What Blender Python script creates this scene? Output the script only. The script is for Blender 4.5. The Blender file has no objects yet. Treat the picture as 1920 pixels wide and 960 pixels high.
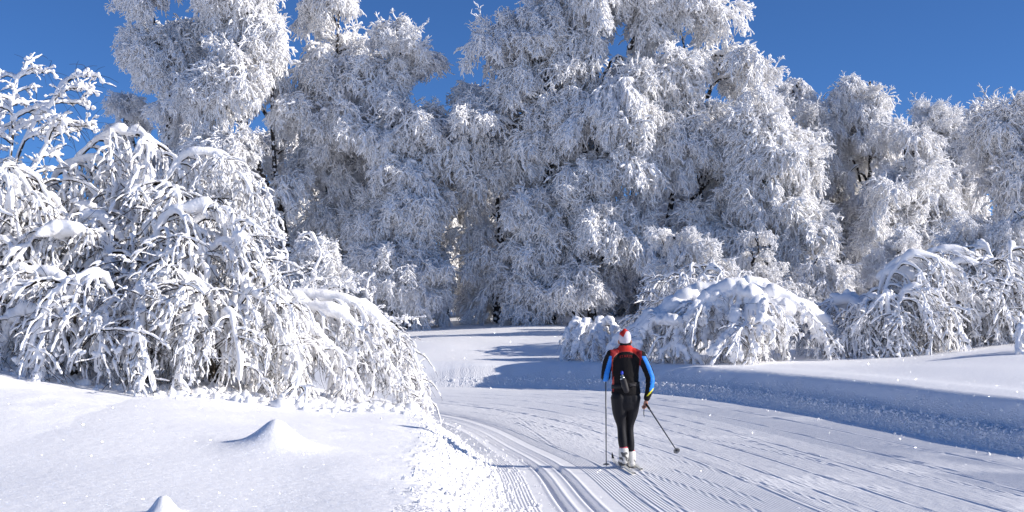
import bpy, math, random
import numpy as np
from mathutils import Matrix, Vector, noise as mnoise
from mathutils.bvhtree import BVHTree
R_ = math.radians
sc = bpy.context.scene
col = sc.collection

# ------------------------------------------------------------------ camera
F = 2318.0            # focal length in photo pixels (photo 1920 wide)
HZ = 640.0            # photo row of the eye level
CZ = 1.68             # eye height above the groomed piste
cd = bpy.data.cameras.new("camera"); cam = bpy.data.objects.new("camera", cd); col.objects.link(cam)
cam.location = (0, 0, CZ); cam.rotation_euler = (R_(90), 0, 0)
cd.sensor_width = 36; cd.lens = 36 * F / 1920; cd.shift_y = (HZ - 480) / 1920
cd.clip_start = 0.1; cd.clip_end = 3000
sc.camera = cam

# ------------------------------------------------------------------ light
SUN_EL, SUN_AZ = R_(23), R_(-7)                # azimuth measured from +X, negative = towards the camera
sund = Vector((math.cos(SUN_EL) * math.cos(SUN_AZ), math.cos(SUN_EL) * math.sin(SUN_AZ), math.sin(SUN_EL)))
ld = bpy.data.lights.new("sun", 'SUN'); ld.energy = 4.3; ld.angle = R_(0.5); ld.color = (1, 0.937, 0.862)
sun = bpy.data.objects.new("sun", ld); col.objects.link(sun)
sun.rotation_euler = sund.to_track_quat('Z', 'Y').to_euler(); sun.location = (30, -20, 30)
world = bpy.data.worlds.new("World"); sc.world = world; world.use_nodes = True
nt = world.node_tree; nt.nodes.clear()
sky = nt.nodes.new("ShaderNodeTexSky"); sky.sky_type = 'NISHITA'; sky.sun_disc = False
sky.sun_elevation = SUN_EL; sky.sun_rotation = math.atan2(sund.x, sund.y)
sky.altitude = 1500; sky.air_density = 0.75; sky.dust_density = 0.8; sky.ozone_density = 9.5
bg = nt.nodes.new("ShaderNodeBackground"); bg.inputs[1].default_value = 0.095
wo = nt.nodes.new("ShaderNodeOutputWorld")
nt.links.new(sky.outputs[0], bg.inputs[0]); nt.links.new(bg.outputs[0], wo.inputs[0])
sc.view_settings.view_transform = 'Standard'; sc.view_settings.look = 'None'
sc.view_settings.exposure = 0.50; sc.view_settings.gamma = 1
sc.cycles.max_bounces = 12; sc.cycles.diffuse_bounces = 10; sc.cycles.glossy_bounces = 2
sc.cycles.transparent_max_bounces = 8; sc.cycles.use_denoising = True
sc.cycles.sample_clamp_indirect = 6

# ------------------------------------------------------------------ materials
def mat(name, rgb, rough=0.6, spec=0.3, **kw):
    m = bpy.data.materials.new(name); m.use_nodes = True
    b = m.node_tree.nodes["Principled BSDF"]
    b.inputs["Base Color"].default_value = (*rgb, 1); b.inputs["Roughness"].default_value = rough
    b.inputs["Specular IOR Level"].default_value = spec
    for k, v in kw.items(): b.inputs[k.replace('_', ' ')].default_value = v
    return m
def bump(m, scale, dist, detail=4, strength=1.0, extra=None):
    t = m.node_tree; b = t.nodes["Principled BSDF"]
    g = t.nodes.new("ShaderNodeNewGeometry")
    n = t.nodes.new("ShaderNodeTexNoise"); n.inputs["Scale"].default_value = scale; n.inputs["Detail"].default_value = detail
    t.links.new(g.outputs["Position"], n.inputs["Vector"])
    h = n.outputs["Fac"]
    if extra:
        n2 = t.nodes.new("ShaderNodeTexNoise"); n2.inputs["Scale"].default_value = extra; n2.inputs["Detail"].default_value = 3
        t.links.new(g.outputs["Position"], n2.inputs["Vector"])
        a = t.nodes.new("ShaderNodeMath"); a.operation = 'MULTIPLY_ADD'; a.inputs[1].default_value = 3.0
        t.links.new(n2.outputs["Fac"], a.inputs[0]); t.links.new(h, a.inputs[2]); h = a.outputs[0]
    bp = t.nodes.new("ShaderNodeBump"); bp.inputs["Distance"].default_value = dist; bp.inputs["Strength"].default_value = strength
    t.links.new(h, bp.inputs["Height"]); t.links.new(bp.outputs[0], b.inputs["Normal"])
    return m
def sparkle(m, cell=95.0, frac=0.94):
    """ice crystals: rare small facets with their own random tilt, mirror-like"""
    t = m.node_tree; b = t.nodes["Principled BSDF"]
    g = t.nodes.new("ShaderNodeNewGeometry")
    v = t.nodes.new("ShaderNodeTexVoronoi"); v.inputs["Scale"].default_value = cell
    t.links.new(g.outputs["Position"], v.inputs["Vector"])
    sub = t.nodes.new("ShaderNodeVectorMath"); sub.operation = 'SUBTRACT'; sub.inputs[1].default_value = (.5, .5, .5)
    t.links.new(v.outputs["Color"], sub.inputs[0])
    s2 = t.nodes.new("ShaderNodeVectorMath"); s2.operation = 'SCALE'; s2.inputs["Scale"].default_value = 4.5
    t.links.new(sub.outputs[0], s2.inputs[0])
    ad = t.nodes.new("ShaderNodeVectorMath"); ad.operation = 'ADD'
    t.links.new(s2.outputs[0], ad.inputs[0]); t.links.new(g.outputs["Normal"], ad.inputs[1])
    nm = t.nodes.new("ShaderNodeVectorMath"); nm.operation = 'NORMALIZE'; t.links.new(ad.outputs[0], nm.inputs[0])
    gl = t.nodes.new("ShaderNodeBsdfGlossy"); gl.inputs["Roughness"].default_value = 0.16
    t.links.new(nm.outputs[0], gl.inputs["Normal"])
    wn = t.nodes.new("ShaderNodeTexWhiteNoise"); t.links.new(v.outputs["Color"], wn.inputs["Vector"])
    gt = t.nodes.new("ShaderNodeMath"); gt.operation = 'GREATER_THAN'; gt.inputs[1].default_value = frac
    t.links.new(wn.outputs["Value"], gt.inputs[0])
    sc_ = t.nodes.new("ShaderNodeMath"); sc_.operation = 'MULTIPLY'; sc_.inputs[1].default_value = 0.8
    t.links.new(gt.outputs[0], sc_.inputs[0]); t.links.new(sc_.outputs[0], gl.inputs["Color"])
    mx = t.nodes.new("ShaderNodeAddShader")
    out = t.nodes["Material Output"]
    t.links.new(b.outputs[0], mx.inputs[0]); t.links.new(gl.outputs[0], mx.inputs[1]); t.links.new(mx.outputs[0], out.inputs[0])
    return m
SNOWC = (0.962, 0.955, 0.952)
M = {}
M['snow'] = sparkle(bump(mat('snow', SNOWC, 0.6, 0.25), 55, 0.004, 4, 0.7, extra=9))
M['rubble'] = bump(mat('churned_snow', SNOWC, 0.6, 0.25), 28, 0.03, 5, 1.0)
M['piste'] = sparkle(bump(mat('groomed_snow', SNOWC, 0.55, 0.25), 45, 0.0035, 5, 0.7, extra=6), cell=80, frac=.996)
M['tree_snow'] = bump(mat('tree_snow', (.945, .938, .934), 0.6, 0.2), 14, 0.03, 3, 0.6)
M['bough_snow'] = bump(mat('bough_snow', SNOWC, 0.6, 0.2), 26, 0.018, 4, 0.8)
def bark(name, c1, c2, frost, scale=6):
    m = mat(name, c1, 0.9, 0.1); t = m.node_tree; b = t.nodes["Principled BSDF"]
    g = t.nodes.new("ShaderNodeNewGeometry")
    n = t.nodes.new("ShaderNodeTexNoise"); n.inputs["Scale"].default_value = scale; n.inputs["Detail"].default_value = 6
    t.links.new(g.outputs["Position"], n.inputs["Vector"])
    r = t.nodes.new("ShaderNodeValToRGB"); e = r.color_ramp.elements
    e[0].position = .3; e[0].color = (*c1, 1); e[1].position = frost - .03; e[1].color = (*c2, 1)
    q = e.new(min(frost + .01, .99)); q.color = (*SNOWC, 1)
    t.links.new(n.outputs["Fac"], r.inputs[0]); t.links.new(r.outputs[0], b.inputs["Base Color"])
    bp = t.nodes.new("ShaderNodeBump"); bp.inputs["Distance"].default_value = .02
    t.links.new(n.outputs["Fac"], bp.inputs["Height"]); t.links.new(bp.outputs[0], b.inputs["Normal"])
    return m
M['bark'] = bark('tree_bark', (.022, .019, .017), (.085, .075, .066), .55)
M['stem'] = bark('stem_bark', (.03, .024, .02), (.085, .07, .055), .60, 12)
M['twig'] = mat('twig_bark', (.035, .028, .022), 0.9, 0.1)

# ------------------------------------------------------------------ mesh helpers
class MB:
    """collects vertices and quads; one material index per batch"""
    def __init__(s): s.v = []; s.q = []; s.m = []; s.n = 0
    def add(s, V, Q, mi=0):
        V = np.asarray(V, float).reshape(-1, 3); Q = np.asarray(Q, np.int64).reshape(-1, 4)
        s.v.append(V); s.q.append(Q + s.n); s.m.append(np.full(len(Q), mi)); s.n += len(V)
    def tubes(s, P, Rr, K=5, mi=0, flat=1.0, cap=True):
        """P [M,N,3] polylines, Rr [M,N] radii"""
        P = np.asarray(P, float); Rr = np.asarray(Rr, float)
        if P.ndim == 2: P = P[None]; Rr = Rr[None]
        Mn, N = Rr.shape
        T = np.gradient(P, axis=1); T /= np.linalg.norm(T, axis=2, keepdims=True) + 1e-9
        ref = np.cross(P[:, N // 2] - P[:, 0], P[:, -1] - P[:, N // 2])
        ch = P[:, -1] - P[:, 0]
        alt = np.cross(ch, np.array([.31, .17, 1.0])); bad = np.linalg.norm(ref, axis=1) < 1e-3 * (np.linalg.norm(ch, axis=1) ** 2 + 1e-9) + 1e-9
        ref[bad] = alt[bad]
        ref = ref / (np.linalg.norm(ref, axis=1, keepdims=True) + 1e-9)
        A = ref[:, None] - T * np.sum(T * ref[:, None], 2, keepdims=True)
        A /= np.linalg.norm(A, axis=2, keepdims=True) + 1e-9
        B = np.cross(T, A)
        an = np.arange(K) * 2 * math.pi / K
        V = P[:, :, None] + Rr[:, :, None, None] * (np.cos(an)[None, None, :, None] * A[:, :, None] + flat * np.sin(an)[None, None, :, None] * B[:, :, None])
        if cap:   # pinch both ends
            e0 = P[:, :1] - T[:, :1] * Rr[:, :1, None] * .7; e1 = P[:, -1:] + T[:, -1:] * Rr[:, -1:, None] * .7
            V = np.concatenate([np.repeat(e0[:, :, None], K, 2) + (V[:, :1] - P[:, :1, None]) * .25, V, np.repeat(e1[:, :, None], K, 2) + (V[:, -1:] - P[:, -1:, None]) * .25], 1)
            N2 = N + 2
        else: N2 = N
        i = np.arange(N2 - 1)[:, None] * K; j = np.arange(K)[None]
        q = np.stack([i + j, i + (j + 1) % K, i + K + (j + 1) % K, i + K + j], -1).reshape(-1, 4)
        if cap and K >= 4:
            caps = []
            for k in range(1, K - 2 + 1, 2):
                caps.append([0, min(k + 2, K - 1) if k + 2 < K else K - 1, k + 1, k] if k + 2 < K else [0, k + 1, k, 0])
            for o, fl in ((0, 0), ((N2 - 1) * K, 1)):
                for c in caps:
                    if len(set(c)) == 4: q = np.vstack([q, [[x + o for x in (c[::-1] if fl else c)]]])
        Q = q[None] + (np.arange(Mn) * N2 * K)[:, None, None]
        s.add(V, Q, mi)
    def mesh(s, name, mats, smooth=True):
        V = np.concatenate(s.v); Q = np.concatenate(s.q); m = np.concatenate(s.m)
        return mk(name, V, Q, mats, m, smooth)
def mk(name, V, Q, mats, mi=None, smooth=True):
    me = bpy.data.meshes.new(name); k = Q.shape[1]
    me.vertices.add(len(V)); me.vertices.foreach_set("co", np.ascontiguousarray(V, np.float32).ravel())
    me.loops.add(Q.size); me.loops.foreach_set("vertex_index", Q.astype(np.int32).ravel())
    me.polygons.add(len(Q)); me.polygons.foreach_set("loop_start", (np.arange(len(Q)) * k).astype(np.int32))
    me.polygons.foreach_set("loop_total", np.full(len(Q), k, np.int32))
    for x in mats: me.materials.append(x)
    if mi is not None: me.polygons.foreach_set("material_index", np.asarray(mi, np.int32))
    me.polygons.foreach_set("use_smooth", np.full(len(Q), smooth))
    me.update(calc_edges=True); me.validate()
    return me
def link(name, me, parent=None, mtx=None):
    o = bpy.data.objects.new(name, me); col.objects.link(o)
    if parent is not None: o.parent = parent
    if mtx is not None: o.matrix_local = mtx
    return o
def tag(o, label=None, cat=None, group=None, kind=None):
    if label: o['label'] = label
    if cat: o['category'] = cat
    if group: o['group'] = group
    if kind: o['kind'] = kind
    return o
def empty(name, loc, label, cat, group=None):
    o = bpy.data.objects.new(name, None); col.objects.link(o); o.location = loc; o.empty_display_size = .3
    return tag(o, label, cat, group)
def remeshed(name, me, mats, voxel, smooth=2, fac=.5):
    tmp = bpy.data.objects.new('tmp', me); col.objects.link(tmp)
    m = tmp.modifiers.new('r', 'REMESH'); m.mode = 'VOXEL'; m.voxel_size = voxel; m.use_smooth_shade = True
    if smooth:
        s = tmp.modifiers.new('s', 'SMOOTH'); s.iterations = smooth; s.factor = fac
    bpy.context.view_layer.update()
    out = bpy.data.meshes.new_from_object(tmp.evaluated_get(bpy.context.evaluated_depsgraph_get()))
    bpy.data.objects.remove(tmp); out.name = name; out.materials.clear()
    for x in mats: out.materials.append(x)
    return out
def grow(p0, d0, L, N, droop, rng=None, wob=0.0):
    """polylines that bend under weight. p0,d0 [M,3]; L,droop [M]"""
    p0 = np.atleast_2d(p0).astype(float); d = np.atleast_2d(d0).astype(float).copy(); L = np.atleast_1d(L); droop = np.atleast_1d(droop)
    d /= np.linalg.norm(d, axis=1, keepdims=True) + 1e-9
    P = [p0]; st = (L / (N - 1))[:, None]
    for i in range(N - 1):
        P.append(P[-1] + d * st)
        d = d + np.array([0, 0, -1.0]) * droop[:, None]
        if wob: d = d + rng.normal(0, wob, d.shape)
        d /= np.linalg.norm(d, axis=1, keepdims=True) + 1e-9
    return np.stack(P, 1)
def resample(pts, n):
    pts = np.asarray(pts, float); N = len(pts)
    P = np.vstack([2 * pts[0] - pts[1], pts, 2 * pts[-1] - pts[-2]])
    t = np.linspace(0, N - 1 - 1e-9, n); i = t.astype(int); f = (t - i)[:, None]
    a, b, c, d = P[i], P[i + 1], P[i + 2], P[i + 3]
    return .5 * (2 * b + (c - a) * f + (2 * a - 5 * b + 4 * c - d) * f * f + (3 * b - a - 3 * c + d) * f ** 3)
def at(P, t):
    """point and tangent on polylines P[M,N,3] at fractions t[M]"""
    N = P.shape[1]; x = np.clip(t, 0, .9999) * (N - 1); i = x.astype(int); f = (x - i)[:, None]
    a = P[np.arange(len(P)), i]; b = P[np.arange(len(P)), i + 1]
    d = b - a; d /= np.linalg.norm(d, axis=1, keepdims=True) + 1e-9
    return a + (b - a) * f, d
def px(x, y, D): return np.array([(x - 960) * D / F, D, CZ + (HZ - y) * D / F])
def sstep(x, a=0., b=1.):
    t = np.clip((x - a) / (b - a), 0, 1); return t * t * (3 - 2 * t)

# ------------------------------------------------------------------ terrain
def zb(Y): return 0.018 * np.logaddexp(0, (Y - 20) / 1.5) * 1.5
LP = np.array([(.45, 2), (.25, 8), (-.03, 12.2), (-.22, 16), (-.62, 19), (-1.15, 22.3), (-1.95, 25), (-3.6, 27.8), (-6, 29.8), (-12, 32), (-24, 34)], float)
RP = np.array([(8.5, 0), (8.15, 9), (7.8, 15), (7.3, 20), (6.6, 25), (5.5, 30), (3.7, 34), (.8, 36.2), (-3.5, 37.1), (-11, 38.5), (-24, 41)], float)
NS = 300
Lc = resample(LP, NS); Rc = resample(RP, NS)
def sdist(X, Y, C, sgn):
    """signed distance from polyline C, positive outside the piste"""
    out = np.full(X.shape, 1e9); s = np.zeros(X.shape)
    c = np.vstack([[C[0] + (C[0] - C[1]) / np.linalg.norm(C[0] - C[1]) * 400], C[::3]])
    for a, b in zip(c[:-1], c[1:]):
        d = b - a; l2 = d @ d
        t = np.clip(((X - a[0]) * d[0] + (Y - a[1]) * d[1]) / l2, 0, 1)
        ex = X - a[0] - t * d[0]; ey = Y - a[1] - t * d[1]; q = ex * ex + ey * ey
        cr = d[0] * ey - d[1] * ex
        k = q < out; out = np.where(k, q, out); s = np.where(k, np.sign(cr), s)
    return np.sqrt(out) * s * sgn
def wav(X, Y, seed, lam, n=5):
    r = np.random.RandomState(seed); z = 0
    for i in range(n):
        a = r.uniform(0, 2 * math.pi); l = lam * r.uniform(.6, 1.7)
        z = z + np.sin((X * math.cos(a) + Y * math.sin(a)) * 2 * math.pi / l + r.uniform(0, 6.28))
    return z / n
def vnoise(X, Y, s, seed=0):
    """value noise, smooth, range about -1..1"""
    r = np.random.RandomState(seed).uniform(-1, 1, (256, 256)); x = X * s + 1000; y = Y * s + 1000
    i = np.floor(x).astype(int); j = np.floor(y).astype(int); f = x - i; g = y - j
    f = f * f * (3 - 2 * f); g = g * g * (3 - 2 * g)
    a = r[i % 256, j % 256]; b = r[(i + 1) % 256, j % 256]; c = r[i % 256, (j + 1) % 256]; d = r[(i + 1) % 256, (j + 1) % 256]
    return (a * (1 - f) + b * f) * (1 - g) + (c * (1 - f) + d * f) * g
CONES = [(-2.46, 12.9, .33, .27), (-2.34, 8.3, .13, .085), (-8.3, 20.2, .22, .22)]
def ground(X, Y):
    X = np.asarray(X, float); Y = np.asarray(Y, float)
    dL = sdist(X, Y, Lc, 1); dR = sdist(X, Y, Rc, -1)
    z = zb(Y)
    # left bank
    wob = .12 * vnoise(X, Y, 1.3, 3) + .06 * vnoise(X, Y, 4, 4)
    e = dL + wob * sstep(dL, .1, .6)
    bank = .40 * sstep(e, 0.0, .95) + .13 * sstep(e, .5, 2.6) + -.012 * np.clip(e - 1.5, 0, 5) + .15 * np.clip(e - 5.0, 0, 5) * sstep(Y, 9, 19) + .040 * np.clip(Y - 9, 0, 16) * sstep(e, .9, 5) + .03 * np.clip(e - 9, 0, 60)
    soft = .06 * wav(X, Y * .8, 5, 5.5) * sstep(e, 1.2, 3) + .015 * vnoise(X, Y, .9, 8) * sstep(e, 1., 2)
    dip = .09 * np.exp(-((e - 1.15) / .75) ** 2) * (1 + .5 * vnoise(X, Y, .45, 71)) - .10 * np.exp(-(((X + 4.6) / 1.6) ** 2 + ((Y - 12.5) / 2.5) ** 2)) * 0 + .07 * np.exp(-(((X + 6) / 2.0) ** 2 + ((Y - 15) / 2.5) ** 2))
    zl = bank + soft + dip
    for cx, cy, h, r in CONES:
        q = np.hypot(X - cx, Y - cy) / r; zl = zl + h * np.exp(-(q ** (1.35 if r > .1 else 2.2)) * 1.1) * (1 - .10 * np.exp(-(q * 3) ** 2))
    rub = np.exp(-((e - .45) / .42) ** 2) * (dL > -.1)
    lump = np.abs(vnoise(X, Y, 9, 11)) * .05 + np.abs(vnoise(X, Y, 22, 12)) * .026 + np.abs(vnoise(X, Y, 45, 13)) * .012
    zl = zl + rub * lump
    # right and far berm, then the open field
    er = dR + .10 * vnoise(X, Y, .8, 21) * sstep(dR, .3, 1)
    far = sstep(Y, 26, 37)
    berm = .26 * sstep(er, -.05, .5) + .44 * sstep(er, .5, 1.3) + .047 * np.clip(er - 1.8, 0, 60)
    berm = berm + .04 * np.exp(-((er - 1.9) / .5) ** 2)
    berm = berm + (.10 * wav(X, Y, 31, 11) + .03 * wav(X, Y, 32, 4)) * sstep(er, 2.0, 5)
    berm = berm + far * .28 * sstep(er, 5, 8) * (.5 + .5 * np.sin(X * .35 + 1.2)) 
    rr = np.exp(-((er - .40) / .34) ** 2) * (dR > -.1)
    berm = berm + rr * (np.abs(vnoise(X, Y, 7, 41)) * .035 + np.abs(vnoise(X, Y, 18, 42)) * .035)
    z = z + np.where(dL > 0, zl, np.where(dR > 0, berm, -.12 * sstep(np.minimum(-dL, -dR), 0, .2)))
    return z
def gz(x, y): return float(ground(np.array([x]), np.array([y]))[0])

# ground as one perspective-graded sheet reaching the horizon
rows = np.concatenate([[1.5, 2.5, 3.5, 4.5, 5.2], 3894. / np.linspace(650, 62, 400), np.geomspace(64, 1500, 60)])
rows = np.unique(np.concatenate([-np.geomspace(.5, 400, 30), rows]))
cols = np.concatenate([-np.geomspace(30, .6, 30)[:-1], np.linspace(-.6, .6, 620), np.geomspace(.6, 30, 30)[1:]])
Yg = rows[:, None] + 0 * cols[None]; Xg = np.where(rows > 1.5, rows, 1.5 + .8 * np.abs(rows - 1.5))[:, None] * cols[None]
Zg = ground(Xg.ravel(), Yg.ravel()).reshape(Xg.shape)
nr, nc = Xg.shape
i = np.arange(nr - 1)[:, None] * nc; j = np.arange(nc - 1)[None]
Qg = np.stack([i + j, i + j + 1, i + nc + j + 1, i + nc + j], -1).reshape(-1, 4)
Vg = np.stack([Xg, Yg, Zg], -1).reshape(-1, 3)
cq = Vg[Qg].mean(1)
dLq = sdist(cq[:, 0], cq[:, 1], Lc, 1); dRq = sdist(cq[:, 0], cq[:, 1], Rc, -1)
wq = .12 * vnoise(cq[:, 0], cq[:, 1], 5, 77)
mi = (((dLq > -.1) & (dLq < .9 + wq * 1.5)) | ((dRq > -.1) & (dRq < .9 + wq))).astype(int)
g = link('snow_ground', mk('snow_ground', Vg, Qg, [M['snow'], M['rubble']], mi)); tag(g, kind='structure')

# groomed piste: corduroy ridges, two cut grooves, skied-out bands
w1 = np.arange(0, 1.6, .010); w2 = np.linspace(1.6, 8.0, 640)
wl = np.concatenate([w1, w2])
S2 = 330
tt = np.linspace(0, 1, S2) ** 1.0
def along(C, n):
    return resample(C, n)
Ls = resample(LP[:10], S2); Rs = resample(RP[:10], S2)
D = Rs - Ls; W = np.linalg.norm(D, axis=1, keepdims=True); U = D / W
wm = np.where(wl[None] <= 1.6, wl[None], 1.6 + (wl[None] - 1.6) * (W - 1.6) / 6.4)
Xp = Ls[:, :1] + U[:, :1] * wm; Yp = Ls[:, 1:] + U[:, 1:] * wm
per = .040
ridge = .5 + .5 * np.cos(wl * 2 * math.pi / per)
cord = np.where((wl > .33) & (wl < 1.24), 0, 1.0)[None] * np.ones((S2, 1))
chn = vnoise(Xp, Yp, .55, 51) + .5 * vnoise(Xp, Yp, 1.7, 52)
ski = np.exp(-((wl - 2.4) / .75) ** 2)[None] * sstep(Yp, 13, 20) * .9 + .55 * sstep(chn, .05, .8) * (wl > 1.3)[None] + .35 * (wl > 3.2)[None] * (wl < 5.6)[None]
ski = np.clip(ski, 0, 1)
amp = .0078 * cord * (1 - .65 * ski)
Zp = zb(Yp) + amp * ridge[None]
Zp += cord * ski * (np.abs(vnoise(Xp, Yp, 14, 61)) * .009 + np.abs(vnoise(Xp, Yp, 30, 62)) * .006)
for c in (.62, .93):
    q = np.abs(wl - c); Zp -= (.050 * (1 - sstep(q, .030, .068)))[None]; Zp += (.008 * np.exp(-((q - .09) / .025) ** 2))[None]
Zp -= .012 * cord[0][None] * 0
# long glide marks left by skating skis: shallow grooves drifting across the corduroy
rs = np.random.RandomState(9); so = np.linspace(0, 1, S2)[:, None]
for k in range(34):
    w0 = rs.uniform(1.5, 7.4); s0 = rs.uniform(.05, .8); ln = rs.uniform(.05, .28); sl = rs.choice([-1, 1]) * rs.uniform(1.0, 6.0)
    f = (so - s0) / ln; wc = w0 + sl * (so - s0) + .25 * sl * (so - s0) ** 2
    on = sstep(f, 0, .12) * (1 - sstep(f, .85, 1))
    q = np.abs(wl[None] - wc); Zp += on * (-.005 * np.exp(-(q / .02) ** 2) + .004 * np.exp(-((q - .04) / .016) ** 2)) * (1 + .6 * vnoise(Xp, Yp, 5, 90))
for k in range(7):   # long lines nearly parallel to the track
    w0 = (1.34, 2.9, 3.6, 4.35, 5.1, 5.9, 6.8)[k]; q = np.abs(wl[None] - (w0 + .22 * np.sin(so * 5 + k))); Zp += (.007 * np.exp(-((q) / .018) ** 2) - .003 * np.exp(-((q - .04) / .016) ** 2)) * (1 + .7 * vnoise(Xp, Yp, 3, 91))
nr, nc = Xp.shape
i = np.arange(nr - 1)[:, None] * nc; j = np.arange(nc - 1)[None]
Qp = np.stack([i + j, i + j + 1, i + nc + j + 1, i + nc + j], -1).reshape(-1, 4)
p = link('ski_piste', mk('ski_piste', np.stack([Xp, Yp, Zp], -1).reshape(-1, 3), Qp, [M['piste']])); tag(p, kind='structure')

# loose snow lumps along both edges (uncountable)
ico = np.array([(0, 0, 1), (.89, 0, .45), (.28, .85, .45), (-.72, .53, .45), (-.72, -.53, .45), (.28, -.85, .45), (.72, .53, -.45), (-.28, .85, -.45), (-.89, 0, -.45), (-.28, -.85, -.45), (.72, -.53, -.45), (0, 0, -1)])
ict = np.array([(0,1,2),(0,2,3),(0,3,4),(0,4,5),(0,5,1),(1,6,2),(2,7,3),(3,8,4),(4,9,5),(5,10,1),(6,7,2),(7,8,3),(8,9,4),(9,10,5),(10,6,1),(11,7,6),(11,8,7),(11,9,8),(11,10,9),(11,6,10)])
def lumps(name, label, side, n, seed):
    r = np.random.RandomState(seed); C = Lc if side > 0 else Rc
    k = (r.beta(1.3, 1.8, n) * (NS * .8)).astype(int) + 8
    T = np.gradient(C, axis=0)[k]; T /= np.linalg.norm(T, axis=1, keepdims=True); Nn = np.stack([-T[:, 1], T[:, 0]], 1) * side
    off = np.abs(r.normal(.33, .26, n)) - .28 * (r.rand(n) < .12) * r.rand(n) * 2
    P = C[k] + Nn * off[:, None] + T * r.uniform(-.1, .1, (n, 1))
    zt = np.where(off > .02, ground(P[:, 0], P[:, 1]), zb(P[:, 1]) + .006)
    s = r.gamma(1.6, .008, n) + .006; s = np.minimum(s, .06) * (.75 if side < 0 else .62)
    V = ico[None] * s[:, None, None] * r.uniform(.7, 1.3, (n, 12, 1)) * r.uniform(.7, 1.2, (n, 1, 3))
    V += np.stack([P[:, 0], P[:, 1], zt + s * .25], 1)[:, None]
    Q = ict[None] + (np.arange(n) * 12)[:, None, None]
    o = link(name, mk(name, V.reshape(-1, 3), Q.reshape(-1, 3), [M['rubble']], smooth=False)); tag(o, label, 'snow', kind='stuff')
lumps('snow_rubble', 'loose lumps of snow along the broken edge of the pillow', 1, 10000, 5)
def clumps():
    r = np.random.RandomState(17); n = 1500; u = r.rand(n)
    X = -9.6 + 8.0 * u + r.normal(0, .2, n); Y = 20.4 - 1.0 * sstep(u, .15, .6) + 1.2 * sstep(u, .75, 1.0) + r.normal(0, .38, n)
    k = sdist(X, Y, Lc, 1) > .5; X, Y = X[k], Y[k]; n = len(X); s_ = np.minimum(r.gamma(2.0, .02, n) + .015, .13)
    V = ico[None] * s_[:, None, None] * r.uniform(.75, 1.25, (n, 12, 1)) * np.stack([r.uniform(.8, 1.3, n), r.uniform(.8, 1.3, n), r.uniform(.5, 1.2, n)], 1)[:, None]
    V += np.stack([X, Y, ground(X, Y) + s_ * .15], 1)[:, None]
    Q = ict[None] + (np.arange(n) * 12)[:, None, None]
    tag(link('snow_clumps', mk('snow_clumps', V.reshape(-1, 3), Q.reshape(-1, 3), [M['bough_snow']])), 'clots of snow fallen from the thicket along its foot', 'snow', kind='stuff')
clumps()
lumps('snow_rubble', 'crumbly snow lumps at the foot of the shaded berm', -1, 9000, 6)

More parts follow.
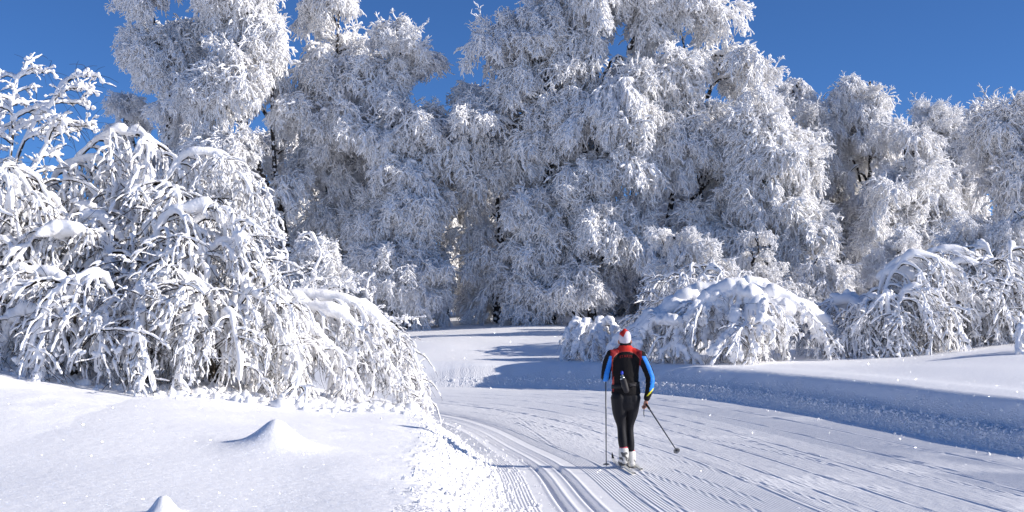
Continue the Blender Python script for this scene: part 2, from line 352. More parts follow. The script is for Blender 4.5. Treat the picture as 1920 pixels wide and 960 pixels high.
# ------------------------------------------------------------------ snow-laden branch prototypes for trees
def mk_spray(seed, L, n_side, Ls_, n_sub, Lsub, el, droop, r=.024, updir=0.0, ribs=3):
    rng = np.random.RandomState(seed); mb = MB()
    lum = lambda sh: rng.uniform(.55, 1.45, sh)
    az = np.array([0, .75, -.7, .3, -.35])[:ribs] + rng.normal(0, .15, ribs); e = el + rng.normal(0, .2, ribs)
    off = np.array([0, .12, .2, .45, .6])[:ribs] * L; base = grow([0, 0, 0], [math.cos(el), 0, math.sin(el)], L, 10, droop, rng, .05)
    P0, _ = at(np.repeat(base, ribs, 0), off / L)
    rib = grow(P0, np.stack([np.cos(az) * np.cos(e), np.sin(az) * np.cos(e), np.sin(e)], 1), L * rng.uniform(.7, 1, ribs) * np.array([1, .8, .75, .6, .6])[:ribs], 12, rng.uniform(.75, 1.3, ribs) * droop * .85, rng, .09)
    mb.tubes(rib + [0, 0, r * .6], np.linspace(1.7, .9, 12)[None] * r * lum((ribs, 12)), 5, 0)
    mb.tubes(rib - [0, 0, r * .7], np.repeat(np.linspace(.7, .25, 12)[None] * r, ribs, 0), 3, 1, cap=False)
    n0 = n_side * ribs; idx = np.repeat(np.arange(ribs), n_side)
    t = rng.uniform(.06, 1, n0)
    P, T = at(rib[idx], t)
    ax = rng.normal(0, 1, (n0, 3)) * [1, 1, .4] - [0, 0, .3]; pr = ax - T * np.sum(ax * T, 1, keepdims=True); pr /= np.linalg.norm(pr, axis=1, keepdims=True) + 1e-6
    a = rng.uniform(.4, 1.3, n0)[:, None]
    d = T * np.cos(a) + pr * np.sin(a) + [0, 0, updir]
    ls = Ls_ * (1 - .5 * np.abs(t - .4)) * rng.uniform(.3, 1.25, n0)
    S = grow(P, d, ls, 7, np.abs(rng.normal(droop * 1.9, .12, n0)), rng, .10)
    mb.tubes(S + [0, 0, r * .5], r * np.linspace(1.25, .8, 7)[None] * lum((n0, 7)), 4, 0)
    mb.tubes(S[::2] - [0, 0, r * .6], np.full((len(S[::2]), 7), r * .3), 3, 1, cap=False)
    n = n0 * n_sub; idx = np.repeat(np.arange(n0), n_sub)
    P2, T2 = at(S[idx], rng.uniform(.12, 1, n))
    ax = rng.normal(0, 1, (n, 3)); pr = ax - T2 * np.sum(ax * T2, 1, keepdims=True); pr /= np.linalg.norm(pr, axis=1, keepdims=True) + 1e-6
    a = rng.uniform(.4, 1.3, n)[:, None]
    d2 = T2 * np.cos(a) + pr * np.sin(a) + [0, 0, updir]
    l2 = Lsub * rng.uniform(.4, 1.35, n)
    S2_ = grow(P2, d2, l2, 4, np.abs(rng.normal(droop * 1.9, .15, n)), rng, .10)
    mb.tubes(S2_, r * np.array([.95, 1.1, .95, .55])[None] * lum((n, 4)), 4, 0)
    P3, T3 = at(S2_, rng.uniform(.3, .95, n))
    S3 = grow(P3, T3 + rng.normal(0, .6, (n, 3)), l2 * .6, 3, np.full(n, .3), rng, .05)
    mb.tubes(S3, r * np.array([.8, .85, .5])[None] * lum((n, 3)), 3, 0, cap=False)
    nb = 16; Pb, Tb = at(rib[rng.randint(0, ribs, nb)], rng.uniform(.05, .9, nb)); Pb = Pb + rng.normal(0, .09, (nb, 3))
    Sb = grow(Pb, Tb + rng.normal(0, .4, (nb, 3)), rng.uniform(.12, .42, nb), 4, np.full(nb, .2))
    mb.tubes(Sb + [0, 0, .03], r * np.array([1.0, 2.4, 2.2, 1.0])[None] * lum((nb, 4)) * rng.uniform(.6, 1.4, (nb, 1)), 6, 0, flat=.7)
    return mb.mesh('branch', [M['tree_snow'], M['bark']])
SPRAY = [mk_spray(100 + k, 1.55 + .2 * (k % 3), 12, .82, 5, .24, .32 + .12 * (k % 3), .13 + .05 * (k % 4), r=.026, ribs=4) for k in range(8)]
HANG = [mk_spray(120 + k, 1.9, 13, .72, 5, .24, .05, .34 + .06 * k, r=.026, ribs=4) for k in range(4)]
FINE = [mk_spray(140 + k, 1.6, 12, .7, 6, .26, .7, .05, r=.020, updir=.35, ribs=4) for k in range(3)]

TREES = {}
def limb_path(p0, p1, rise, n=9):
    p0 = np.array(p0, float); p1 = np.array(p1, float); d = p1 - p0; H = np.hypot(d[0], d[1])
    m1 = p0 + d * [.3, .3, 0] + [0, 0, d[2] * .55 + rise * .45]; m2 = p0 + d * [.68, .68, 0] + [0, 0, d[2] * .95 + rise]
    return resample([p0, m1, m2, p1], n)
def tree(name, label, bx, D, prof, tips, seed, trunks=None, sprays=(SPRAY, HANG), sc_=1.0, fan=5, group=None, cat='tree', arms=(), tip_in=1.15, back=.35, thick=.24):
    rng = np.random.RandomState(seed); pr = np.array(prof, float); pr = pr[np.argsort(-pr[:, 0])]    # bottom first
    X0 = (bx - 960) * D / F; Z0 = gz(X0, D) - .15
    root = empty(name, (X0, D, Z0), label, cat, group); B = np.array([X0, D, Z0])
    zs = CZ + (HZ - pr[:, 0]) * D / F; xl = (pr[:, 1] - 960) * D / F; xr = (pr[:, 2] - 960) * D / F
    cx = lambda z: (np.interp(z, zs, xl) + np.interp(z, zs, xr)) / 2
    ztop = zs[-1]
    tk = trunks or [(bx, None)]
    axes = []
    mbt = MB()
    for q, (tx, lean) in enumerate(tk):
        x0 = (tx - 960) * D / F; y0 = D + rng.uniform(-.6, .6) * (q > 0)
        zt = ztop - 1.1 - 1.2 * q
        zz = np.linspace(Z0 - .1, zt, 7)
        xt = [x0 if k == 0 else (x0 * (1 - (k / 6.) ** .8) + cx(z) * ((k / 6.) ** .8) + (tx - bx) * D / F * .55 * (len(tk) > 1)) + rng.normal(0, .12) for k, z in enumerate(zz)]
        P = resample(np.stack([xt, y0 + rng.normal(0, .18, 7), zz], 1), 18)
        rad = thick * (1 - .85 * np.linspace(0, 1, 18)) / (1 + .25 * (len(tk) - 1)); rad[0] *= 1.35
        axes.append((P, rad))
        me = MB(); me.tubes(P - B, rad, 10); link('trunk', me.mesh('trunk', [M['bark']]), root)
    jobs = []
    k = 0; tries = 0
    areas = np.maximum((xr - xl), .3)
    zgrid = np.linspace(zs[0], ztop, 60); wg = np.interp(zgrid, zs, areas) ** 1.25; wg /= wg.sum()
    while k < tips and tries < tips * 6:
        tries += 1
        z = rng.choice(zgrid, p=wg) + rng.uniform(-.2, .2); a = tries * 2.39996 + rng.uniform(-.3, .3)
        ca, sa = math.cos(a), math.sin(a)
        if sa > .25 and rng.rand() > back: continue
        l, r = np.interp(z, zs, xl), np.interp(z, zs, xr); c = (l + r) / 2; h = (r - l) / 2
        fr = rng.choice([1, 1, .92, .8, .62, .45]) * rng.uniform(.93, 1.0)
        ex = max(h - tip_in * sc_, .5 * h) * fr
        tp = np.array([c + ca * ex, D + sa * ex * .85, z + .35]); jobs.append((tp, a)); k += 1
        if k < tips and rng.rand() < .75:
            jobs.append((tp + rng.normal(0, .42, 3) * [1, 1, .8] - [ca * .3, sa * .3, 0], a)); k += 1
    # crown top
    for q in range(3): jobs.append((np.array([cx(ztop) + rng.normal(0, .2), D + rng.normal(0, .2), ztop - .95 - .35 * q]), q * 2.1))
    for (ax, ay, sx, sy, dd) in arms:   # long arms read off the photograph: tip, start
        jobs.append((px(ax, ay, D + dd), ('arm', px(sx, sy, D))))
    for tp, a in jobs:
        arm = None
        if isinstance(a, tuple): arm = a[1]; a = 0 if tp[0] > arm[0] else math.pi
        P, rad = axes[rng.randint(len(axes))] if len(axes) > 1 else axes[0]
        best = min(axes, key=lambda A: abs(np.interp(tp[2], A[0][:, 2], A[0][:, 0]) - tp[0])); P, rad = best if rng.rand() < .7 else (P, rad)
        hd = np.hypot(tp[0] - np.interp(tp[2], P[:, 2], P[:, 0]), tp[1] - D)
        zst = np.clip(tp[2] - hd * rng.uniform(.35, .85) - .3, Z0 + 1.0, P[-1, 2] - .2)
        st = np.array([np.interp(zst, P[:, 2], P[:, 0]), np.interp(zst, P[:, 2], P[:, 1]), zst])
        if arm is not None: st = arm; hd = np.linalg.norm(tp - st)
        pth = limb_path(st, tp, .35 + .12 * hd)[None]
        pth[0, 1:-1] += rng.normal(0, .06 + .012 * hd, (7, 3))
        mb = MB(); lr = (.06 + .024 * hd) * np.linspace(1, .3, 9)
        mb.tubes(pth - B, lr[None], 6, 1)
        tg = np.gradient(pth[0], axis=0); tg /= np.linalg.norm(tg, axis=1, keepdims=True); sr = (.06 + .8 * lr) * rng.uniform(.7, 1.4, 9) * np.clip(1.15 - np.abs(tg[:, 2]), .12, 1); sr[0] *= .5
        mb.tubes(pth - B + np.array([0, 0, 1.0]) * (lr * .8 + sr * .35)[None, :, None], sr[None], 6, 0)
        link('limb', mb.mesh('limb', [M['tree_snow'], M['bark']]), root)
        az = math.atan2(tp[1] - st[1], tp[0] - st[0]) if hd > .4 else a
        fan_ = fan if rng.rand() > .15 else 1
        ts = [1.0] + list(np.clip(1 - np.arange(1, fan_ + 1) * rng.uniform(.055, .10) - .02, .25, 1))
        
        for q, t in enumerate(ts):
            Pp, _ = at(pth, np.array([t])); Pp = Pp[0] - B
            sg = 0 if q == 0 else (1 if q % 2 else -1)
            az2 = az + sg * rng.uniform(.5, 1.4) + rng.normal(0, .2)
            u_ = rng.rand(); bank_ = sprays[1] if u_ < .2 else (FINE if u_ > .95 else sprays[0])
            me = bank_[rng.randint(len(bank_))]; s = sc_ * rng.uniform(.65, 1.25) * (.75 if tp[2] > ztop - 1.5 else 1)
            m = Matrix.Translation(Vector(Pp)) @ Matrix.Rotation(az2, 4, 'Z') @ Matrix.Rotation(rng.normal(0, .18), 4, 'Y') @ Matrix.Rotation(rng.normal(0, .2), 4, 'X') @ Matrix.Diagonal((s, s, s * rng.uniform(.85, 1.15), 1))
            link('branch', me, root, m)
    return root

GR = 'snow covered broadleaf trees along the edge of the field'
tree('beech_tree', 'tallest snowy tree with the dark main trunk, standing directly beyond the skier', 1110, 56,
     [(-90, 1060, 1200), (0, 1040, 1230), (60, 1020, 1250), (150, 1010, 1260), (300, 1000, 1270), (400, 990, 1270), (500, 990, 1250), (600, 1010, 1220)],
     50, 1, trunks=[(1110, 0), (1085, 0)], group=GR, thick=.26, arms=[(1330, 45, 1180, 90, 0)])
tree('beech_tree', 'tall snowy tree reaching a curved bare arm into the gap of sky', 1030, 57,
     [(-60, 1010, 1080), (0, 1003, 1100), (60, 960, 1110), (110, 945, 1115), (200, 935, 1120), (300, 920, 1110), (400, 915, 1090), (500, 930, 1080), (600, 950, 1070)],
     40, 16, group=GR, thick=.26, arms=[(940, 92, 1035, 175, -.5), (955, 70, 1030, 130, 0), (885, 250, 1030, 290, -1), (975, 60, 1025, 100, .4)])
tree('beech_tree', 'tall snowy tree with dark forked limbs and a drooping tuft jutting right into the blue', 1215, 56.5,
     [(-80, 1180, 1310), (0, 1170, 1325), (50, 1170, 1330), (110, 1180, 1340), (200, 1170, 1400), (300, 1170, 1440), (400, 1180, 1440), (500, 1180, 1420), (600, 1190, 1380)],
     44, 17, trunks=[(1215, 0), (1262, 0)], group=GR, thick=.22, arms=[(1415, 138, 1290, 165, -1), (1385, 128, 1270, 120, .5), (1405, 165, 1300, 200, .2)])
tree('beech_tree', 'snowy tree whose slope of white drooping boughs descends behind the low rounded shrub', 1400, 55,
     [(190, 1390, 1455), (250, 1350, 1490), (320, 1340, 1530), (400, 1350, 1562), (480, 1370, 1572), (560, 1390, 1570)], 36, 2, group=GR)
tree('beech_tree', 'half shaded snowy tree in the notch below the gap of sky beside the tallest tree', 935, 58.5,
     [(175, 870, 960), (230, 850, 980), (300, 850, 990), (400, 860, 1000), (500, 870, 1000), (600, 890, 980)], 26, 3, group=GR)
tree('beech_tree', 'dome topped snowy tree bordering the gap of sky on its western side', 750, 58,
     [(88, 695, 775), (112, 660, 808), (145, 630, 850), (180, 610, 888), (260, 600, 895), (350, 615, 870), (450, 640, 850), (570, 660, 830)], 46, 4, group=GR, tip_in=.8)
tree('beech_tree', 'narrow topped tall snowy tree between two gaps of blue sky', 600, 60,
     [(-50, 590, 680), (0, 575, 690), (60, 568, 685), (120, 568, 700), (200, 560, 710), (300, 545, 700), (430, 545, 680), (570, 560, 660)], 44, 5, group=GR)
tree('beech_tree', 'broad tall snowy tree with a dark bare stretch of trunk showing, behind the left thicket', 455, 57,
     [(-70, 400, 500), (-10, 355, 535), (60, 350, 545), (120, 345, 560), (200, 330, 565), (300, 310, 565), (400, 320, 560), (500, 350, 550), (600, 380, 530)], 52, 6, trunks=[(455, 0), (525, 0)], group=GR)
tree('beech_tree', 'slim column of a snowy tree, leftmost of the ones reaching the top edge', 300, 58.5,
     [(-60, 250, 310), (0, 246, 320), (80, 248, 345), (160, 255, 350), (230, 262, 350), (320, 270, 350), (450, 290, 350)], 28, 7, group=GR)
tree('beech_tree', 'small round headed frosted tree at the outer left end of the tall trees', 245, 61,
     [(190, 222, 262), (220, 207, 282), (260, 205, 300), (320, 210, 310), (420, 220, 320)], 14, 8, group=GR, sc_=.75)
tree('beech_tree', 'low bluish shaded snowy tree growing in front of the dome topped one', 760, 56.5,
     [(335, 745, 775), (380, 715, 800), (420, 690, 840), (470, 680, 830), (520, 655, 865), (600, 650, 850)], 34, 9, group=GR, sc_=.85)
tree('birch_tree', 'pointed weeping snowy tree next to the sloping side of the tallest tree', 1495, 64,
     [(128, 1478, 1505), (165, 1455, 1530), (220, 1445, 1560), (300, 1450, 1575), (400, 1460, 1570), (540, 1480, 1560)], 28, 10, group=GR, sprays=(HANG, SPRAY), sc_=.85)
tree('birch_tree', 'weeping snowy tree with the sharpest single tip, right of the pointed one', 1605, 64,
     [(130, 1583, 1602), (165, 1560, 1650), (185, 1550, 1678), (230, 1545, 1690), (300, 1545, 1720), (400, 1555, 1720), (540, 1580, 1690)], 34, 11, group=GR, sprays=(HANG, SPRAY), sc_=.85)
tree('ash_tree', 'distant tree of fine upright frosted twigs against the blue sky', 1752, 76,
     [(235, 1715, 1800), (258, 1690, 1825), (290, 1675, 1850), (340, 1675, 1850), (460, 1690, 1830)], 40, 12, group=GR, sprays=(FINE, FINE), tip_in=.9)
tree('beech_tree', 'dense snowy tree at the right edge reaching highest there', 1885, 60,
     [(178, 1860, 1925), (215, 1835, 1960), (280, 1800, 1990), (380, 1790, 2010), (480, 1800, 2010), (570, 1830, 1980)], 42, 13, group=GR)
tree('beech_tree', 'mid height shaded tree with a bare snow topped limb, under the fine twigged one', 1705, 57,
     [(285, 1670, 1750), (330, 1640, 1780), (400, 1610, 1800), (480, 1600, 1810), (570, 1620, 1790)], 30, 14, group=GR, arms=[(1665, 380, 1745, 400, -2.5), (1650, 455, 1760, 460, -2)])
tree('beech_tree', 'lopsided snowy tree just past the right edge crown', 2080, 58, [(150, 2040, 2110), (260, 1990, 2180), (420, 1980, 2190), (570, 2010, 2150)], 26, 15, group=GR)
BG = 'trees standing in shade behind the first row'
for k, (bx, top, w, lb) in enumerate([
    (380, 250, 75, 'shaded back row tree behind the slim column tree'),
    (520, 230, 75, 'shaded back row tree between the broad tall tree and the narrow topped one'),
    (665, 200, 80, 'shaded back row tree seen between the narrow topped tree and the dome'),
    (835, 260, 75, 'shaded back row tree under the shoulder of the dome'),
    (930, 300, 75, 'shaded back row tree at the bottom of the sky notch'),
    (1050, 150, 85, 'shaded back row tree seen through the left half of the tallest tree'),
    (1190, 120, 90, 'shaded back row tree seen through the middle of the tallest tree'),
    (1320, 190, 85, 'shaded back row tree seen through the right half of the tallest tree'),
    (1450, 300, 75, 'shaded back row tree below the pointed weeping one'),
    (1560, 280, 70, 'shaded back row tree between the two weeping trees'),
    (1660, 330, 80, 'shaded back row tree behind the bare snow topped limb'),
    (1790, 310, 80, 'shaded back row tree below the fine frosted twigs'),
    (1120, 330, 90, 'low shaded back row tree behind the dark main trunk'),
    (1255, 340, 90, 'low shaded back row tree behind the forked limbs'),
    (990, 380, 80, 'low shaded back row tree beside the foot of the sky notch'),
    (590, 330, 80, 'low shaded back row tree under the narrow topped tree'),
    (740, 350, 80, 'low shaded back row tree behind the bluish shaded tree'),
    (1390, 360, 80, 'low shaded back row tree behind the sloping white boughs')]):
    tree('background_tree', lb, bx, 67 + (k % 3) * 1.5, [(top, bx - 15, bx + 15), (top + 60, bx - w * .7, bx + w * .7), (top + 150, bx - w, bx + w), (590, bx - w, bx + w)], 17, 60 + k, group=BG, sc_=1.35, fan=3, back=.1)
UG = 'young snowy trees at the foot of the tall ones'
for k, (bx, top, w, D_, lb) in enumerate([
    (590, 470, 60, 50, 'young snowy tree in the shade just past the arching shrubs'),
    (1290, 440, 60, 48, 'young snowy tree directly behind the big rounded shrub'),
    (1810, 405, 62, 47, 'young snowy tree with a rounded head above the bent right shrub'),
    (1900, 390, 55, 46, 'young snowy tree cut by the right edge'),
    (1420, 470, 60, 50, 'young snowy tree behind the top of the big rounded shrub'),
    (1530, 460, 60, 51, 'young snowy tree between the two big rounded shrubs'),
    (1680, 440, 70, 52, 'young snowy tree behind the bent right shrub')]):
    tree('young_tree', lb, bx, D_, [(top, bx - 12, bx + 12), (top + 35, bx - w * .7, bx + w * .7), (top + 80, bx - w, bx + w), (625, bx - w, bx + w)], 16, 80 + k, group=UG, sc_=.7, fan=3, tip_in=.6, thick=.1)

# ------------------------------------------------------------------ thickly laden boughs for the near shrubs
def mk_bough(seed, L, el, droop, n_side, Lsd, r, voxel=.026, n_sub=2, wild=1.0):
    rng = np.random.RandomState(seed); mb = MB(); tw = MB()
    lum = lambda sh: rng.uniform(.55, 1.4, sh)
    rib = grow([0, 0, 0], [math.cos(el), 0, math.sin(el)], L, 14, droop, rng, .10)
    mb.tubes(rib + [0, 0, r * .75], (np.linspace(1.15, .7, 14) * r)[None] * lum((1, 14)), 8)
    tw.tubes(rib - [0, 0, r * .35], np.linspace(.022, .006, 14)[None], 5)
    t = rng.uniform(.06, .98, n_side)
    P, T = at(np.repeat(rib, n_side, 0), t)
    ax = rng.normal(0, 1, (n_side, 3)) * [1, 1, .4 * wild]; pr = ax - T * np.sum(ax * T, 1, keepdims=True); pr /= np.linalg.norm(pr, axis=1, keepdims=True) + 1e-6
    a = rng.uniform(.3, 1.3, n_side)[:, None]
    d = T * np.cos(a) + pr * np.sin(a)
    ls = Lsd * rng.uniform(.3, 1.45, n_side); S = grow(P, d, ls, 9, np.abs(rng.normal(droop * 1.4, .12, n_side)), rng, .13)
    bl = np.where(rng.rand(n_side, 9) < .22, 1.45, 1.0) * np.where(rng.rand(n_side, 9) < .2, .35, 1.0)   # clots and thin places
    rs_ = r * .68 * np.array([1, 1.05, 1, 1, .95, .95, .9, .85, .7])[None] * lum((n_side, 9)) * bl * rng.uniform(.55, 1.25, (n_side, 1))
    mb.tubes(S + [0, 0, r * .4], rs_, 7)
    tw.tubes(S - [0, 0, r * .5], np.tile(np.linspace(.011, .005, 9), (n_side, 1)), 4)
    n = n_side * n_sub; idx = np.repeat(np.arange(n_side), n_sub)
    P2, T2 = at(S[idx], rng.uniform(.1, .98, n)); d2 = T2 + rng.normal(0, .75, (n, 3))
    S2_ = grow(P2, d2, rng.uniform(.08, .42, n), 5, np.abs(rng.normal(.25, .15, n)), rng, .12)
    mb.tubes(S2_ + [0, 0, r * .2], r * .55 * np.array([.9, 1.1, 1.1, 1, .7])[None] * lum((n, 5)) * rng.uniform(.6, 1.2, (n, 1)), 6)
    tw.tubes(S2_ - [0, 0, r * .3], np.full((n, 5), .005), 3)
    nk = 9; Pk, _ = at(S[rng.randint(0, n_side, nk)], rng.uniform(.1, 1, nk))      # lumps caught in the forks
    Sk = grow(Pk, rng.normal(0, 1, (nk, 3)) * [1, 1, .5], rng.uniform(.04, .14, nk), 4, np.zeros(nk))
    mb.tubes(Sk + [0, 0, r * .5], r * np.array([.7, 1.25, 1.2, .6])[None] * lum((nk, 4)), 7)
    nb = 9 if wild <= 1 and n_side > 7 else 3; P3, T3 = at(S[rng.randint(0, n_side, nb)], rng.uniform(.0, 1, nb))
    S3 = grow(P3, T3 + rng.normal(0, .6, (nb, 3)), rng.uniform(.25, .9, nb), 7, np.full(nb, .13), rng, .10)
    tw.tubes(S3, np.tile(np.linspace(.0075, .0035, 7), (nb, 1)), 3)
    me = remeshed('bough_snow', mb.mesh('x', []), [M['bough_snow']], voxel, 1, .6)
    return tw.mesh('bough', [M['twig']]), me
BOUGH = [mk_bough(200 + k, 1.35 + .15 * (k % 3), .2, .16 + .05 * (k % 3), 11, .74, .041, .018, 2) for k in range(7)]
DROOP = [mk_bough(220 + k, 1.5 + .1 * k, .0, .24 + .06 * (k % 2), 11, .74, .045, .019, 2) for k in range(5)]
FORK = [mk_bough(240 + k, .95, .55, .02, 6, .40, .052, .019, 1, 1.0) for k in range(4)]
FAT = [mk_bough(260 + k, 1.15, .15, .22, 8, .55, .10, .032, 1) for k in range(5)]

def shrub(name, label, base, stems, seed, group, n_b=7, kinds=(BOUGH, DROOP), scl=1.0, t0=.3, r0=.04, snow_r=.075, mound=(), cat='shrub', spread=1.1):
    """stems: list of [m,3] world polylines; boughs hang along each"""
    rng = np.random.RandomState(seed); base = np.array(base, float)
    root = empty(name, base, label, cat, group)
    for sp in stems:
        P = resample(sp, 16); P[1:] += rng.normal(0, .025, (15, 3))
        L = np.linalg.norm(np.diff(P, axis=0), axis=1).sum()
        T = np.gradient(P, axis=0); T /= np.linalg.norm(T, axis=1, keepdims=True)
        st = MB(); rad = np.linspace(r0, r0 * .22, 16); st.tubes((P - base)[None], rad[None], 7)
        so_ = link('stem', st.mesh('stem', [M['stem']]), root)
        hz = np.sqrt(np.maximum(0, 1 - T[:, 2] ** 2))     # snow lies where the stem runs level
        sr = snow_r * (.35 + .65 * hz) * rng.uniform(.75, 1.3, 16); k0 = 3
        sm = MB(); Q = (P - base)[k0:] + np.array([0, 0, 1.]) * (rad[k0:] * .5 + sr[k0:] * .55)[:, None]
        Qf = resample(Q, 40); srf = np.interp(np.linspace(0, 1, 40), np.linspace(0, 1, 16 - k0), sr[k0:]) * rng.uniform(.82, 1.2, 40)
        sm.tubes(Qf[None], srf[None], 9)
        ln = link('snow', sm.mesh('stem_snow', [M['bough_snow']]), so_)
        nb = max(2, int(n_b * L / 4.1))
        for q in range(nb):
            t = t0 + (1 - t0) * (q + rng.uniform(.2, .8)) / nb
            Pp, Tt = at(P[None], np.array([t])); Pp = Pp[0] - base; Tt = Tt[0]
            az = math.atan2(Tt[1], Tt[0]) if np.hypot(Tt[0], Tt[1]) > .25 else rng.uniform(-math.pi, math.pi)
            sg = 1 if q % 2 else -1
            az += sg * rng.uniform(.25, spread) + rng.normal(0, .2)
            kb = kinds[0] if rng.rand() < .6 else kinds[1]; tw, sn = kb[rng.randint(len(kb))]
            s = scl * rng.uniform(.6, 1.15)
            # keep the hanging tips above the snow surface
            wz = (Pp + base)[2] - gz((Pp + base)[0], (Pp + base)[1]); s = min(s, max(.4, wz / 1.0))
            m = Matrix.Translation(Vector(Pp)) @ Matrix.Rotation(az, 4, 'Z') @ Matrix.Rotation(rng.normal(0, .15), 4, 'Y') @ Matrix.Rotation(rng.normal(0, .2), 4, 'X') @ Matrix.Diagonal((s, s, s, 1))
            b = link('branch', tw, root, m); link('snow', sn, b)
    for (mp, ms) in mound:                         # heaped caps of snow resting on the tangle
        mb = MB(); r2 = np.random.RandomState(seed + 7)
        for q in range(7):
            c = np.array(mp) - base + r2.normal(0, .35, 3) * np.array(ms) * [1, 1, .35]
            d = r2.normal(0, 1, 3) * [1, 1, .25]; d /= np.linalg.norm(d)
            Pm = np.stack([c + d * (u - .5) * ms[0] * .9 + [0, 0, -.5 * ms[2] * (u - .5) ** 2] for u in np.linspace(0, 1, 5)])
            mb.tubes(Pm[None], (np.array([.5, .9, 1, .85, .45]) * ms[2] * .5 * r2.uniform(.8, 1.2))[None], 10)
        link('snow_cap', remeshed('snow_cap', mb.mesh('x', []), [M['bough_snow']], .035, 4, .6), root)
    return root
def arch(b, az, H, Rr, end, n=6):
    """a stem that rises from b, bends over and comes down; end = height of the tip above the base"""
    pts = []
    for u in np.linspace(0, 1, n):
        h = H * math.sin(min(1, u * 1.45) * math.pi / 2) if u < .69 else H + (end - H) * ((u - .69) / .31) ** 1.5
        pts.append((b[0] + math.cos(az) * Rr * u ** 1.35, b[1] + math.sin(az) * Rr * u ** 1.35, b[2] + h))
    return np.array(pts)
def pl(D, *pts): return np.array([px(x, y, (D if len(q) == 0 else D + q[0])) for (x, y, *q) in pts])
def gb(x_px, D):
    X = (x_px - 960) * D / F; return np.array([X, D, gz(X, D) - .1])

TG = 'shrubs bent by snow in the thicket beside the piste'
b = gb(60, 22.5)
shrub('sapling', 'upright sapling with forked snowy twigs against the sky at the left edge', b,
      [np.vstack([b, pl(22.5, (35, 520), (20, 330), (22, 230), (30, 170), (50, 118))]),
       np.vstack([b, pl(22.3, (45, 480), (22, 330), (62, 238), (100, 192), (132, 150))]),
       np.vstack([b, pl(22.6, (10, 470), (-10, 330), (-15, 260), (5, 215))]),
       np.vstack([b, pl(22.0, (80, 500), (70, 400), (60, 320), (100, 250), (130, 225))])], 1, TG, n_b=9, kinds=(FORK, FORK), scl=.72, t0=.5, r0=.04, snow_r=.055, cat='sapling', spread=.9)
b = gb(165, 23)
shrub('shrub', 'shrub whose thin stem arches over against the sky just right of the sapling', b,
      [np.vstack([b, pl(23, (120, 480), (130, 340), (175, 268), (225, 246), (265, 256), (300, 300, -.3))]),
       np.vstack([b, pl(23, (100, 480), (90, 380), (120, 320), (170, 300), (210, 330))]),
       np.vstack([b, pl(22.5, (200, 520), (230, 400), (270, 350), (320, 360), (350, 420, -.4))]),
       arch(b, -2.2, 3.0, 2.0, 1.2), arch(b, -1.2, 2.6, 1.8, .8), arch(b, 2.6, 3.1, 1.8, 1.6)], 2, TG, n_b=10, scl=.9)
b = gb(330, 22.5)
shrub('shrub', 'shrub with a round hoop of a stem high in the thicket', b,
      [np.vstack([b, pl(22.5, (300, 520), (296, 390), (325, 315), (380, 287), (425, 300), (448, 345))]),
       np.vstack([b, pl(22.8, (330, 480), (340, 360), (380, 305), (430, 305), (460, 350), (468, 400))]),
       np.vstack([b, pl(22.2, (260, 520), (240, 430), (255, 380), (300, 370), (345, 420))]),
       arch(b, .2, 2.6, 1.2, 1.3), arch(b, -.9, 2.2, 1.4, .6), arch(b, -2.3, 2.2, 1.8, .6)], 3, TG, n_b=11, scl=.58)
b = gb(270, 20.2)
shrub('shrub', 'shrub with the thickest cascade of hanging snowy boughs, dark branches showing beneath', b,
      [np.vstack([b, pl(21.0, (275, 600), (300, 500), (350, 430), (405, 405), (440, 450), (475, 560))]),
       np.vstack([b, pl(20.6, (300, 600), (340, 520), (395, 470), (430, 460), (460, 510), (470, 600))]),
       np.vstack([b, pl(20.8, (265, 560), (290, 450), (340, 395), (400, 400), (430, 460))]),
       np.vstack([b, pl(21.3, (240, 560), (230, 470), (200, 420), (160, 410), (120, 450))]),
       arch(b, -1.3, 1.7, 1.4, .3), arch(b, -.4, 1.8, 1.7, .4), arch(b, -2.4, 1.9, 1.6, .4)], 4, TG, n_b=11, scl=.8, snow_r=.09, r0=.05)
b = gb(470, 21)
shrub('shrub', 'long low shrub arching over towards the piste with combed hanging twigs', b,
      [np.vstack([b, pl(22, (480, 610), (520, 566), (600, 580), (660, 612), (705, 660), (735, 735))]),
       np.vstack([b, pl(22.4, (500, 600), (560, 560), (640, 568), (705, 605), (745, 670), (765, 745))]),
       np.vstack([b, pl(21.5, (470, 610), (510, 580), (570, 610), (620, 660), (660, 740))]),
       np.vstack([b, pl(21.0, (450, 630), (480, 600), (520, 640), (560, 720))]),
       np.vstack([b, pl(22.8, (520, 600), (600, 560), (690, 600), (735, 640), (752, 700))]),
       arch(b, -.9, 1.3, 1.5, .2), arch(b, -1.7, 1.5, 1.2, .3)], 5, TG, n_b=18, kinds=(DROOP, DROOP), scl=.62, snow_r=.125, t0=.15)
b = gb(135, 19.8)
shrub('shrub', 'low shrub bowing left at the left edge with dark space beneath it', b,
      [np.vstack([b, pl(19.8, (130, 600), (95, 558), (50, 545), (0, 560), (-50, 620))]),
       np.vstack([b, pl(20.1, (140, 590), (120, 530), (70, 512), (10, 520), (-40, 560))]),
       np.vstack([b, pl(19.6, (120, 620), (70, 585), (20, 600), (0, 660))]),
       arch(b, .3, 1.2, 1.2, .3), arch(b, -.8, 1.1, 1.0, .2)], 6, TG, n_b=10, kinds=(DROOP, BOUGH), scl=.75, snow_r=.10)
b = gb(40, 22)
